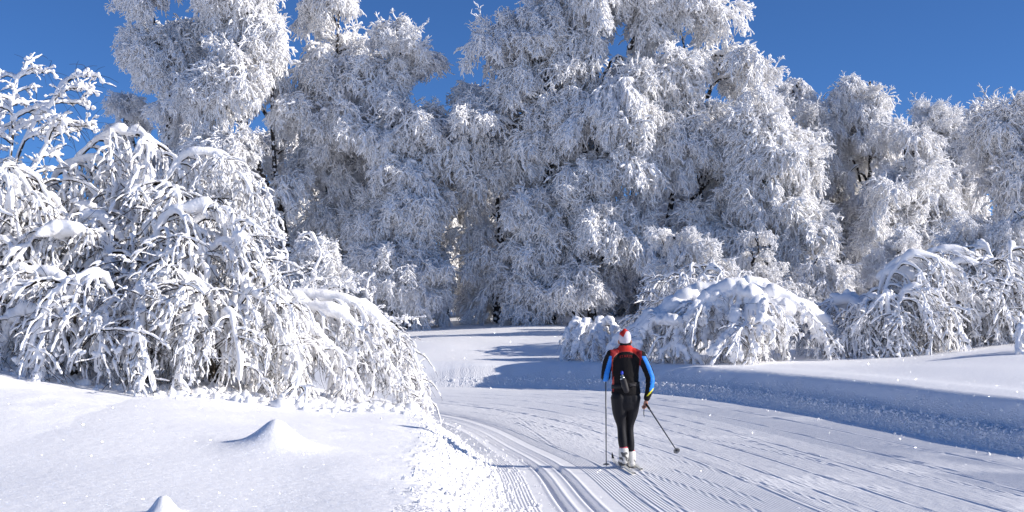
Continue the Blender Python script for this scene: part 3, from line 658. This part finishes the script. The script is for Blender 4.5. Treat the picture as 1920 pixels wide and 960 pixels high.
shrub('shrub', 'shrub heaped with a smooth dome of snow above the bowing one', b,
      [np.vstack([b, pl(21.6, (60, 560), (70, 470), (100, 415), (140, 425), (170, 480))]),
       arch(b, .1, 2.8, 2.0, 1.5), arch(b, -.7, 2.3, 1.6, .9), arch(b, -1.6, 2.4, 1.3, 1.0), arch(b, 3.0, 3.2, 1.6, 1.6), arch(b, 1.4, 3.3, 1.4, 2.2), arch(b, -2.6, 2.8, 1.8, 1.2)], 7, TG, n_b=10, scl=.9,
      mound=[(px(110, 430, 20.6), (.55, .4, .26))])
b = gb(200, 22)
shrub('shrub', 'tangled shrub filling the middle of the thicket between dome and cascade', b,
      [arch(b, a, h, r, e) for a, h, r, e in ((-.4, 2.9, 1.7, 1.5), (-1.2, 2.2, 1.5, .9), (-2.0, 2.5, 1.5, .9), (-2.8, 3.1, 1.8, 1.5), (.5, 3.3, 1.8, 1.7), (1.6, 3.4, 1.0, 2.4), (-.9, 1.5, 1.9, .4))], 8, TG, n_b=10, scl=.9)
b = gb(405, 19.9)
shrub('shrub', 'tangled shrub behind the cascade, low over the pillow of snow', b,
      [arch(b, a, h, r, e) for a, h, r, e in ((-.2, 1.7, 1.2, .6), (-1.0, 1.4, 1.1, .3), (-1.8, 1.4, 1.2, .3), (-2.7, 2.0, 1.3, .8), (.8, 1.9, 1.0, 1.2), (2.2, 2.3, 1.3, 1.3))], 9, TG, n_b=11, scl=.7)
b = gb(-90, 21.5)
shrub('shrub', 'dense shrub at the left frame edge behind the sapling', b,
      [arch(b, a, h, r, e) for a, h, r, e in ((-.1, 3.3, 1.8, 1.8), (-1.0, 2.5, 1.6, .8), (.9, 3.5, 1.4, 2.2), (-2.4, 2.3, 1.5, .8), (.2, 2.2, 1.6, .9))], 10, TG, n_b=9, scl=.95)
b = gb(545, 27)
shrub('sapling', 'slender dotted sapling standing behind the long low shrub', b,
      [np.vstack([b, pl(27, (545, 560), (540, 500), (530, 450), (510, 425))]), np.vstack([b, pl(27, (560, 560), (590, 520), (600, 470), (580, 440))]), np.vstack([b, pl(27, (530, 560), (500, 500), (470, 470))]),
       np.vstack([b, pl(27, (580, 570), (640, 540), (670, 545))])], 11, TG, n_b=8, kinds=(FORK, FORK), scl=.6, t0=.25, r0=.03, snow_r=.05, cat='sapling')
b = gb(698, 27)
shrub('sapling', 'thin crooked sapling poking up beside the open field', b,
      [np.vstack([b, pl(27, (700, 620), (697, 570), (690, 535), (698, 515))]), np.vstack([b, pl(27, (700, 610), (725, 598), (752, 606))]), np.vstack([b, pl(27, (698, 600), (660, 580), (640, 585))])], 12, TG, n_b=5, kinds=(FORK, FORK), scl=.5, t0=.3, r0=.022, snow_r=.045, cat='sapling')

FG = 'rounded shrubs weighed down on the berm'
b = gb(1105, 39)
shrub('shrub', 'small snowy bush directly beside the skier\'s left shoulder', b,
      [arch(b, a, h, r, .1) for a, h, r in ((-.3, 1.3, 1.1), (-1.1, 1.15, .9), (-1.9, 1.25, .9), (-2.8, 1.2, .9), (2.6, 1.3, .8), (.7, 1.35, .9), (1.6, 1.2, .6), (-1.5, .8, 1.0))], 21, FG, n_b=13, kinds=(FAT, DROOP), scl=.62, t0=.25, snow_r=.12)
b = gb(1370, 38)
shrub('shrub', 'big flattened dome shrub under fat rolls of snow behind the skier', b,
      [np.vstack([b, pl(37, (1350, 620), (1300, 570), (1240, 590), (1170, 635), (1140, 680))]),
       np.vstack([b, pl(36.5, (1340, 620), (1290, 580), (1220, 610), (1165, 672))]),
       np.vstack([b, pl(36, (1370, 630), (1350, 570), (1300, 590), (1260, 660))]),
       np.vstack([b, pl(36, (1380, 620), (1400, 560), (1370, 545), (1320, 570), (1290, 650))]),
       np.vstack([b, pl(35.5, (1390, 620), (1430, 570), (1430, 600), (1420, 670))]),
       np.vstack([b, pl(35.3, (1370, 640), (1380, 590), (1385, 620), (1380, 670))]),
       np.vstack([b, pl(36.3, (1400, 610), (1440, 560), (1500, 580), (1540, 640))]),
       np.vstack([b, pl(37, (1410, 610), (1460, 570), (1530, 600), (1575, 650), (1580, 680))]),
       np.vstack([b, pl(37.5, (1390, 580), (1400, 540), (1450, 550), (1510, 590))]),
       np.vstack([b, pl(38, (1360, 580), (1330, 550), (1270, 570), (1220, 610))])], 22, FG, n_b=11, kinds=(FAT, DROOP), scl=.9, t0=.25, snow_r=.22, r0=.06,
      mound=[(px(1385, 550, 36), (.9, .6, .45)), (px(1330, 570, 36.3), (.7, .6, .35)), (px(1250, 600, 36), (.6, .5, .32)), (px(1450, 575, 36), (.8, .6, .36))])
b = gb(1680, 38)
shrub('shrub', 'taller bent shrub with a dark opening and long streaming boughs on the berm', b,
      [np.vstack([b, pl(38, (1640, 620), (1650, 540), (1690, 490), (1740, 510), (1780, 570), (1810, 640))]),
       np.vstack([b, pl(37.5, (1650, 600), (1670, 520), (1720, 480), (1790, 510), (1840, 580), (1870, 650))]),
       np.vstack([b, pl(36.8, (1660, 600), (1640, 560), (1610, 590), (1590, 650))]), np.vstack([b, pl(36.5, (1680, 600), (1700, 545), (1740, 560), (1760, 650))]), np.vstack([b, pl(36.5, (1670, 600), (1665, 550), (1680, 580), (1690, 655))]),
       np.vstack([b, pl(38.5, (1640, 600), (1600, 560), (1560, 580), (1530, 610))]),
       np.vstack([b, pl(38, (1700, 600), (1780, 500), (1850, 510), (1900, 570), (1930, 640))]),
       np.vstack([b, pl(37.5, (1720, 620), (1800, 560), (1850, 600), (1880, 660))]),
       np.vstack([b, pl(38.5, (1690, 560), (1740, 480), (1820, 480), (1880, 520))])], 23, FG, n_b=19, kinds=(DROOP, BOUGH), scl=1.0, t0=.15, snow_r=.12, r0=.05,
      mound=[(px(1590, 565, 38.5), (.8, .7, .35)), (px(1690, 510, 38), (.7, .6, .35)), (px(1770, 520, 38), (.8, .6, .3))])
b = gb(1885, 39)
shrub('shrub', 'snow matted shrub at the right edge beyond the bent one', b,
      [arch(b, a, h, r, .4) for a, h, r in ((-.2, 2.8, 1.8), (-1.0, 2.4, 1.6), (-1.8, 2.2, 1.6), (-2.6, 2.6, 1.8), (1.0, 3.2, 1.5), (2.2, 3.2, 1.6), (-1.4, 1.4, 1.8))], 24, FG, n_b=11, kinds=(BOUGH, DROOP), scl=1.0, snow_r=.12)
b = gb(1925, 33)
shrub('shrub', 'small snow covered bush peeping in at the right edge on the berm', b,
      [arch(b, a, h, r, .05) for a, h, r in ((-.3, .7, .6), (-1.4, .6, .5), (-2.4, .7, .6), (1.5, .7, .5))], 25, FG, n_b=10, kinds=(FAT, DROOP), scl=.4, snow_r=.1)
b = gb(1290, 42)
shrub('shrub', 'loose open shrub with thin arching stems just behind the flattened dome', b,
      [arch(b, a, h, r, .9) for a, h, r in ((-.2, 2.9, 1.5), (-1.0, 2.5, 1.4), (-2.0, 2.6, 1.4), (3.0, 2.4, 1.6), (1.2, 3.0, 1.2), (-2.8, 1.6, 1.8))], 26, FG, n_b=9, scl=.85, snow_r=.07)

# ------------------------------------------------------------------ the skier (seen from behind, striding away)
SX, SY = 1.50, 16.30; SZ = float(zb(SY)) + .012
def sm_loft(mb, pts, rx, ry=None, K=14, n=None):
    """loft with elliptical sections: rx across x, ry front to back"""
    pts = np.array(pts, float); rx = np.array(rx, float); ry = rx if ry is None else np.array(ry, float)
    n = n or len(pts) * 5; P = resample(pts, n); u = np.linspace(0, 1, len(pts)); v = np.linspace(0, 1, n)
    RX = resample(np.stack([rx, ry, rx * 0], 1), n)
    T = np.gradient(P, axis=0); T /= np.linalg.norm(T, axis=1, keepdims=True)
    A = np.array([1., 0, 0]) - T * T[:, :1]; A /= np.linalg.norm(A, axis=1, keepdims=True) + 1e-9; B = np.cross(T, A)
    an = np.arange(K) * 2 * math.pi / K; rings = []
    for sgn, i0 in ((-1, 0), (0, None), (1, -1)):
        if i0 is None:
            rings += [P[i] + RX[i, 0] * np.cos(an)[:, None] * A[i] + RX[i, 1] * np.sin(an)[:, None] * B[i] for i in range(n)]
        else:
            e = [P[i0] + sgn * T[i0] * RX[i0, :2].mean() * h + w * (RX[i0, 0] * np.cos(an)[:, None] * A[i0] + RX[i0, 1] * np.sin(an)[:, None] * B[i0]) for h, w in ((.5, .8), (.75, .35))]
            rings += e[::-1] if sgn < 0 else e
    V = np.array(rings); m = len(rings)
    i = np.arange(m - 1)[:, None] * K; j = np.arange(K)[None]
    mb.add(V, np.stack([i + j, i + (j + 1) % K, i + K + (j + 1) % K, i + K + j], -1).reshape(-1, 4))
    c = V[0].mean(0), V[-1].mean(0)
    for q, o in ((0, 0), (1, (m - 1) * K)):
        for k in range(0, K - 2, 2): mb.add(V.reshape(-1, 3)[[o, o + k + 1, o + k + 2, o + min(k + 3, K - 1)]] if k + 3 < K else V.reshape(-1, 3)[[o, o + k + 1, o + k + 1, o + k + 1]], [[0, 1, 2, 3]])
def paint(me, mats, fn):
    me.materials.clear()
    for x in mats: me.materials.append(x)
    c = np.empty(len(me.polygons) * 3); me.polygons.foreach_get("center", c)
    me.polygons.foreach_set("material_index", np.asarray(fn(c.reshape(-1, 3)), np.int32)); me.update()
cl = lambda n, c, r=.8: bump(mat(n, c, r, .2), 60, .004, 3, .6)
m_blk = cl('black_fabric', (.011, .010, .011), .9); m_tgt = cl('black_tights', (.010, .010, .013), .65); m_red = cl('red_fabric', (.62, .035, .025)); m_dred = cl('dark_red_fabric', (.22, .015, .018))
m_blu = cl('blue_fabric', (.025, .22, .70), .55); m_yel = cl('yellow_print', (.75, .68, .05)); m_wht = cl('white_knit', (.60, .57, .62)); m_pipe = mat('orange_piping', (.42, .07, .05), .6)
m_skin = mat('skin', (.40, .19, .13), .55, .3); m_boot = mat('boot_shell', (.62, .61, .58), .45, .4); m_grey = mat('boot_grey_print', (.10, .10, .10), .5); m_pink = mat('boot_red_trim', (.50, .08, .10), .6)
LA = [(-.178, 0, 1.49), (-.240, .03, 1.37), (-.262, .05, 1.205), (-.25, .20, 1.20), (-.245, .315, 1.285)]     # left arm: shoulder elbow wrist
RA = [(.188, 0, 1.48), (.262, -.01, 1.345), (.318, -.02, 1.19), (.305, -.04, 1.03), (.268, -.05, .905)]
LLEG = [(-.085, .0, .93), (-.08, .03, .72), (-.056, .04, .54), (-.045, -.02, .35), (-.035, -.06, .19)]
RLEG = [(.09, .02, .93), (.085, .10, .72), (.062, .13, .53), (.068, .09, .31), (.075, .08, .14)]
person = empty('person', (SX, SY, SZ), 'skier from behind in red, black and blue jacket with white and red beanie', 'person')
bm_ = MB()
sm_loft(bm_, [(0, .03, .90), (0, .03, 1.05), (-.005, .05, 1.2), (-.005, .07, 1.36), (0, .07, 1.48), (0, .06, 1.56)], [.155, .14, .145, .165, .15, .06], [.11, .095, .10, .11, .09, .06])
sm_loft(bm_, [(0, .06, 1.52), (-.003, .075, 1.60), (-.004, .085, 1.66)], [.055, .052, .055])
sm_loft(bm_, [(-.004, .09, 1.59), (-.004, .10, 1.64), (-.005, .095, 1.70), (-.005, .09, 1.76), (-.005, .085, 1.785)], [.045, .068, .075, .062, .03], [.06, .085, .095, .08, .035])
sm_loft(bm_, [(-.004, .17, 1.655), (-.004, .198, 1.645), (-.004, .19, 1.63)], [.012, .014, .014], K=8)                 # nose
for sx in (-1, 1): sm_loft(bm_, [(sx * .078 - .004, .085, 1.635), (sx * .084 - .004, .08, 1.66), (sx * .08 - .004, .085, 1.68)], [.009, .012, .009], [.014, .02, .014], K=8)   # ears
for A_, rr_ in ((LA, [.055, .048, .042, .038, .026]), (RA, [.055, .048, .042, .036, .026])): sm_loft(bm_, A_, rr_)
for A_, rr_ in ((LLEG, [.095, .08, .056, .052, .036]), (RLEG, [.095, .08, .056, .05, .036])): sm_loft(bm_, A_, rr_)
def hand(wrist, dirv, side):
    """palm and five curled fingers closed round a pole grip"""
    w = np.array(wrist); d = np.array(dirv, float); d /= np.linalg.norm(d); out = []
    s_ = np.array([1., 0, 0]) * side; f = np.cross(d, s_); f /= np.linalg.norm(f)
    p = w + d * .055; sm_loft(bm_, [w, w + d * .03, w + d * .075], [.022, .030, .032], [.018, .016, .015], K=10)
    for k in range(4):
        o = w + d * (.085 - .004 * abs(k - 1.2)) + np.array([0, 1., 0]) * (k - 1.5) * .019 - 0 * s_
        ln = (.030, .034, .032, .026)[k]
        sm_loft(bm_, [o, o + d * ln * .6 - s_ * .012, o + d * ln * .45 - s_ * .034, o - d * .004 - s_ * .040], [.009, .009, .0085, .007], K=8, n=9)
    o = w + d * .025 + np.array([0, .028, 0]); sm_loft(bm_, [o, o + d * .025 + np.array([0, .016, 0]) - s_ * .012, o + d * .045 + np.array([0, .006, 0]) - s_ * .030], [.011, .010, .008], K=8, n=8)
hand((.262, -.052, .885), (-.12, -.02, -1), 1); hand((-.245, .325, 1.292), (0, .75, .66), -1)
body = link('body', remeshed('body', bm_.mesh('x', []), [m_skin], .0065, 1, .5), person)
# jacket
jm = MB()
sm_loft(jm, [(.005, .03, .985), (.005, .03, 1.03), (-.002, .04, 1.13), (-.003, .05, 1.25), (0, .06, 1.39), (0, .065, 1.49), (0, .06, 1.56), (0, .06, 1.60)], [.196, .190, .176, .178, .190, .172, .120, .085], [.135, .13, .12, .122, .13, .12, .09, .07], K=22)
sm_loft(jm, [(-.09, .05, 1.515), (-.150, .025, 1.50), (-.185, 0, 1.465)], [.070, .064, .06]); sm_loft(jm, [(.09, .05, 1.515), (.155, .025, 1.495), (.192, 0, 1.455)], [.070, .064, .06])
sm_loft(jm, LA[:1] + LA[1:-1] + [(-.245, .30, 1.272)], [.078, .066, .062, .052, .042]); sm_loft(jm, RA[:-1] + [(.27, -.05, .915)], [.078, .066, .060, .052, .042])
sm_loft(jm, [(0, .065, 1.56), (-.002, .075, 1.62), (-.003, .08, 1.66)], [.090, .072, .069])
# cloth folds
jme = remeshed('jacket', jm.mesh('x', []), [m_blk], .0075, 4, .5)
co = np.empty(len(jme.vertices) * 3); jme.vertices.foreach_get('co', co); co = co.reshape(-1, 3)
no = np.empty(len(jme.vertices) * 3); jme.vertices.foreach_get('normal', no); no = no.reshape(-1, 3)
fold = np.sin(co[:, 2] * 62 + 9 * np.sin(co[:, 0] * 9) + 2 * co[:, 0]) * .002 * sstep(-np.abs(co[:, 2] - 1.12), -.16, -.02) + vnoise(co[:, 0] * 14, co[:, 2] * 9, 1, 3) * .003 + .001 * np.sin(co[:, 2] * 95 + co[:, 1] * 20) * (np.abs(co[:, 0]) > .2)
co += no * fold[:, None]; jme.vertices.foreach_set('co', co.ravel()); jme.update()
def seg_t(c, A, w):
    A = np.array(A)[:, [0, 2]]; q = c[:, [0, 2]]; best = np.full(len(c), 9.); side = np.zeros(len(c))
    for a, b_ in zip(A[:-1], A[1:]):
        d = b_ - a; t = np.clip(((q - a) @ d) / (d @ d), 0, 1); e = q - a - t[:, None] * d; dist = np.hypot(e[:, 0], e[:, 1]); k = dist < best
        best = np.where(k, dist, best); side = np.where(k, e[:, 0], side)
    return best, side
def jcol(c):
    x, y, z = c.T; out = np.zeros(len(c), int); top = 1.532 - 1.2 * x ** 2 - 62 * x ** 4
    hw = np.where(z > 1.2, .176, .162); inpan = (z < top) & (np.abs(x) < hw)
    torso = (np.abs(x) < .205 - .03 * (z < 1.25)) & (y > -.2)
    out[torso & ~inpan & (z > 1.0)] = 2
    out[torso & ~inpan & (z > top) & (x > -.10) & (x < .135) & (z < 1.612)] = 1
    out[torso & ~inpan & (x < -.14) & (z < 1.16) & (z > 1.02)] = 1
    out[torso & ~inpan & (x > 0) & (z < 1.3)] = 0
    pipe = (np.abs(z - top) < .004 + .008 * np.abs(x) * 2) & (np.abs(x) < .172) | ((np.abs(np.abs(x) - hw) < .006) & (z < top) & (x < 0) & (z > 1.05)); out[pipe & torso] = 5
    out[(z > 1.612) & (np.abs(x) < .12)] = 0
    for A, sg in ((LA, -1), (RA, 1)):
        arm = (sg * x > .205) | ((sg * x > .19) & (z < 1.42)); out[arm] = 0
    l = x < -.19; ctr = np.interp(z, [1.16, 1.25, 1.38, 1.47], [-.262, -.250, -.213, -.188]); out[l & (np.abs(x - ctr) < .034) & (z < 1.475) & (y < .12)] = 3
    rr = x > .19; ctr = np.interp(z, [1.0, 1.1, 1.2, 1.36, 1.46], [.325, .345, .345, .285, .235]); out[rr & (np.abs(x - ctr) < .030) & (z > 1.01) & (z < 1.47)] = 3
    yl = rr & (np.abs((z - .985) - (x - .305) * 1.1) < .014) & (z > .95) & (z < 1.05); out[yl] = 4
    return out
paint(jme, [m_blk, m_red, m_dred, m_blu, m_yel, m_pipe], jcol)
jacket = link('jacket', jme, person)
bvh = BVHTree.FromPolygons([v.co.copy() for v in jme.vertices], [tuple(p.vertices) for p in jme.polygons])
def on_back(x, z, lift=.003):
    h = bvh.ray_cast(Vector((x, -1, z)), Vector((0, 1, 0))); return (h[0].y if h[0] else -.06) - lift
tc = bpy.data.curves.new('lettering', 'FONT'); tc.body = 'STARTS'; tc.size = .047; tc.align_x = 'CENTER'; tc.space_character = 1.12; tc.offset = .0012; tc.resolution_u = 2
to = bpy.data.objects.new('t', tc); col.objects.link(to); bpy.context.view_layer.update()
tme = bpy.data.meshes.new_from_object(to.evaluated_get(bpy.context.evaluated_depsgraph_get())); bpy.data.objects.remove(to)
for v in tme.vertices:
    x, zz = v.co.x, v.co.y + 1.458 - 2.0 * v.co.x ** 2; v.co = (x, on_back(x, zz), zz)
tme.materials.clear(); tme.materials.append(cl('red_print', (.24, .02, .02))); tme.name = 'lettering'
link('lettering', tme, jacket)
# tights
tm = MB()
sm_loft(tm, [(.003, .03, .86), (.003, .03, .93), (.005, .03, .985)], [.170, .178, .160], [.13, .132, .115], K=20)
sm_loft(tm, [(-.092, .0, .93)] + LLEG[1:-1] + [(-.035, -.055, .215)], [.108, .092, .058, .060, .042], [.12, .10, .068, .066, .046]); sm_loft(tm, [(.096, .02, .93)] + RLEG[1:-1] + [(.075, .085, .165)], [.105, .088, .056, .057, .042], [.12, .10, .068, .064, .046])
tme2 = remeshed('tights', tm.mesh('x', []), [m_tgt], .009, 4, .5); link('tights', tme2, person)
# beanie
hm = MB()
sm_loft(hm, [(-.005, .085, 1.672), (-.005, .088, 1.70), (-.005, .086, 1.745), (-.006, .08, 1.79), (-.008, .075, 1.815)], [.078, .083, .080, .060, .026], [.098, .104, .098, .072, .028], K=18)
hme = remeshed('beanie', hm.mesh('x', []), [m_wht], .006, 2, .5)
paint(hme, [m_wht, m_red], lambda c: ((c[:, 2] > 1.715 - .9 * (c[:, 0] + .03)) & (c[:, 2] > 1.715 + 1.9 * (c[:, 0] + .035)) | (c[:, 2] > 1.80)).astype(int))
link('beanie', hme, person)
# boots
for nm, ank, toe, heel in (('l', (-.035, -.055, .235), (-.045, .16, .05), (-.03, -.075, .095)), ('r', (.075, .085, .185), (.068, .30, .045), (.078, .045, .045))):
    b_ = MB(); a_, t_, h_ = np.array(ank), np.array(toe), np.array(heel)
    sm_loft(b_, [a_ + [0, .01, .01], (a_ * .55 + h_ * .45) + [0, .015, 0], h_ + [0, .02, .01]], [.066, .068, .056], [.064, .070, .058])
    sm_loft(b_, [h_ + [0, .0, .0], (h_ + t_) / 2 + [0, 0, .012], t_], [.052, .058, .046], [.046, .050, .032])
    me_ = remeshed('boot', b_.mesh('x', []), [m_boot], .0075, 2, .5)
    def bc(c, a_=a_, h_=h_):
        x, y, z = c.T; o = np.zeros(len(c), int); v = vnoise(x * 34 + z * 14 + a_[0] * 50, z * 30, 1, 12) * .75 + .45
        o[(v > .72) & (z < a_[2] - .02)] = 1; o[z > a_[2] + .028] = 2; o[(y > h_[1]) & (z < h_[2] - .028)] = 1; return o
    paint(me_, [m_boot, m_grey, m_pink], bc); bo = link('boot', me_, person)
    so = MB(); d = t_ - h_; so.tubes(np.array([[h_ + [0, -.01, -.042], h_ + d * .35 + [0, 0, -.044], h_ + d * .7 + [0, 0, -.04], t_ + [0, .01, -.028]]]), np.array([[.03, .036, .04, .032]]), 8, flat=.28); link('sole', so.mesh('sole', [m_grey]), bo)
# waist belt with pouch
bl_ = []; zc = 1.085
for k in range(41):
    a = -math.pi * .5 + (k / 40 - .5) * math.pi * 1.2; x = .178 * math.cos(a); h = bvh.ray_cast(Vector((math.cos(a) * .6, .04 + math.sin(a) * .6, zc + .02 * math.cos(a))), Vector((-math.cos(a), -math.sin(a), 0)))
    p_ = h[0] if h[0] and abs(h[0].x) < .2 else Vector((math.cos(a) * .176, .04 + math.sin(a) * .12, zc)); bl_.append(np.array(p_) + [math.cos(a) * .003, math.sin(a) * .003, 0])
bl_ = np.array(bl_); V = []
for p_ in bl_:
    n_ = np.array([p_[0], p_[1] - .04, 0]); n_ /= np.linalg.norm(n_) + 1e-9
    V += [p_ + n_ * .006 + [0, 0, .028], p_ + n_ * .006 - [0, 0, .028], p_ - n_ * .006 - [0, 0, .028], p_ - n_ * .006 + [0, 0, .028]]
Q = [[4 * k + i, 4 * k + (i + 1) % 4, 4 * k + 4 + (i + 1) % 4, 4 * k + 4 + i] for k in range(40) for i in range(4)]
m_belt = cl('belt_webbing', (.022, .021, .023), .7); m_pch = cl('pouch_nylon', (.03, .028, .030), .55)
belt = link('waist_belt', mk('waist_belt', np.array(V), np.array(Q), [m_belt]), person)
yb = on_back(-.005, 1.06)
pb = MB(); sm_loft(pb, [(-.045, on_back(-.045, 1.16) - .035, 1.165), (-.025, on_back(-.025, 1.1) - .042, 1.09), (-.003, on_back(0, 1.02) - .035, 1.015)], [.040, .043, .036], [.036, .040, .032], K=14); link('bottle_pouch', pb.mesh('bottle_pouch', [m_pch]), belt)
pb = MB(); sm_loft(pb, [(.045, on_back(.045, 1.09) - .014, 1.09), (.075, on_back(.075, 1.09) - .016, 1.09), (.105, on_back(.105, 1.09) - .012, 1.09)], [.030, .034, .030], [.014, .018, .014], K=8); link('small_pouch', pb.mesh('small_pouch', [cl('pouch_grey', (.05, .047, .05))]), belt)
# bottle sitting in the pouch
bx, by, bz = -.052, on_back(-.05, 1.18) - .036, 1.13
bot = empty('water_bottle', (SX + bx, SY + by, SZ + bz), 'small clear water bottle with a blue cap sticking out of the belt pouch', 'bottle')
m_pl = mat('clear_plastic', (.55, .62, .62), .08, .6); m_pl.node_tree.nodes["Principled BSDF"].inputs["Transmission Weight"].default_value = .75
q = MB(); q.tubes(np.array([[(0.014, 0, -.06), (.006, 0, .0), (0, 0, .05), (-.003, 0, .075), (-.005, 0, .092), (-.006, 0, .108)]]), np.array([[.03, .031, .031, .026, .014, .012]]), 14); link('bottle', q.mesh('bottle', [m_pl]), bot)
q = MB(); q.tubes(np.array([[(-.006, 0, .108), (-.0075, 0, .122), (-.009, 0, .138)]]), np.array([[.0165, .0165, .015]]), 12); link('cap', q.mesh('cap', [mat('blue_cap', (.03, .06, .55), .35)]), bot)
q = MB(); q.tubes(np.array([[(.002, 0, .022), (.0, 0, .045)]]), np.array([[.0318, .0318]]), 14, cap=False); link('paper_label', q.mesh('paper_label', [mat('white_label', (.7, .72, .72), .5)]), bot)
# poles
def pole(label, top, tip, strap_side):
    top, tip = np.array(top), np.array(tip); o = empty('ski_pole', (SX + tip[0], SY + tip[1], SZ + tip[2]), label, 'ski pole', 'pair of ski poles'); t = top - tip; L = np.linalg.norm(t); u = t / L
    q = MB(); q.tubes(np.array([[u * .05, u * L * .5, t - u * .10]]), np.array([[.0065, .0085, .0095]]), 8); link('shaft', q.mesh('shaft', [mat('carbon_shaft', (.035, .036, .040), .3, .5)]), o)
    q = MB(); q.tubes(np.array([[t - u * .13, t - u * .11, t - u * .03, t + u * .012, t + u * .02]]), np.array([[.011, .015, .014, .018, .010]]), 10); g_ = link('grip', q.mesh('grip', [mat('black_grip', (.015, .015, .015), .7)]), o)
    q = MB(); s0 = t - u * .01; q.tubes(np.array([[s0, s0 + [strap_side * .03, -.01, -.05], s0 + [strap_side * .036, -.02, -.12], s0 + [strap_side * .03, -.02, -.17]]]), np.array([[.004, .006, .005, .003]]), 6); link('strap', q.mesh('strap', [m_belt]), g_)
    q = MB(); q.tubes(np.array([[u * .0, u * .03, u * .055]]), np.array([[.0022, .006, .008]]), 8); link('tip', q.mesh('tip', [mat('steel_tip', (.5, .5, .52), .3, .5, Metallic=.9)]), o)
    # basket: a ribbed shallow cup
    w = np.cross(u, [0, 1, .3]); w /= np.linalg.norm(w); v = np.cross(u, w); an = np.linspace(0, 2 * math.pi, 18, endpoint=False); V = []
    for rr_, hh in ((.008, .065), (.020, .058), (.034, .046), (.043, .050), (.043, .054), (.033, .052), (.019, .064), (.008, .070)):
        V += [u * hh + rr_ * (1 + .05 * math.cos(6 * a)) * (math.cos(a) * w + math.sin(a) * v) for a in an]
    Q = [[r_ * 18 + k, r_ * 18 + (k + 1) % 18, ((r_ + 1) % 8) * 18 + (k + 1) % 18, ((r_ + 1) % 8) * 18 + k] for r_ in range(8) for k in range(18)]
    link('basket', mk('basket', np.array(V), np.array(Q), [mat('basket_plastic', (.16, .165, .17), .35, .5)]), o)
    return o
pole('ski pole planted upright beside the skier, held by the arm with the bent elbow', (-.235, .395, 1.36), (-.262, -.06, .0), 1)
pole('ski pole trailing slantwise from the lowered hand, basket off the snow', (.262, -.052, .845), (.555, -1.02, .285), -1)
# skis
def ski(label, tail, tip, foot):
    tail, tip = np.array(tail), np.array(tip); o = empty('ski', (SX + tail[0], SY + tail[1], SZ), label, 'ski', 'pair of cross country skis'); d = tip - tail; L = np.linalg.norm(d); u = d / L; w = np.array([u[1], -u[0], 0]); V = []
    st = [0, .01, .05, .2, .45, .6, .8, .9, .95, .985, 1.0]; wd = [.008, .018, .022, .0215, .0205, .0215, .0225, .0225, .019, .012, .004]; zz = [.022, .012, .006, .004, .010, .006, .004, .006, .030, .075, .11]; th = [.005, .008, .010, .018, .026, .022, .012, .009, .007, .006, .005]
    for s_, a, z_, h in zip(st, wd, zz, th):
        p_ = d * s_; V += [p_ - w * a + [0, 0, z_], p_ + w * a + [0, 0, z_], p_ + w * a * .9 + [0, 0, z_ + h], p_ - w * a * .9 + [0, 0, z_ + h]]
    n = len(st); Q = [[4 * k + i, 4 * k + (i + 1) % 4, 4 * k + 4 + (i + 1) % 4, 4 * k + 4 + i] for k in range(n - 1) for i in range(4)] + [[3, 2, 1, 0], [4 * n - 4, 4 * n - 3, 4 * n - 2, 4 * n - 1]]
    V = np.array(V); V[:, 2] -= tail[2]; me = mk('ski_board', V, np.array(Q), [mat('ski_topsheet', (.60, .60, .56), .35, .5), mat('ski_black_tail', (.02, .02, .02), .5)], None, False)
    c = np.empty(len(me.polygons) * 3); me.polygons.foreach_get('center', c); c = c.reshape(-1, 3); me.polygons.foreach_set('material_index', ((c @ u < L * .03) | (c @ u > L * .955)).astype(np.int32)); link('ski_board', me, o)
    q = MB(); f = np.array(foot) - np.array([tail[0], tail[1], 0]); q.tubes(np.array([[f + [0, -.07, .034], f + [0, 0, .038], f + [0, .07, .034]]]), np.array([[.016, .022, .016]]), 8, flat=.6); link('binding', q.mesh('binding', [m_grey]), o)
    return o
ski('pale cross country ski under the lifted heel, its black tail towards the viewer', (.035, -.85, 0), (-.10, 1.0, 0), (-.045, .16, 0))
ski('pale cross country ski under the flat forward boot', (.175, -.36, 0), (.075, 1.50, 0), (.10, .30, 0))
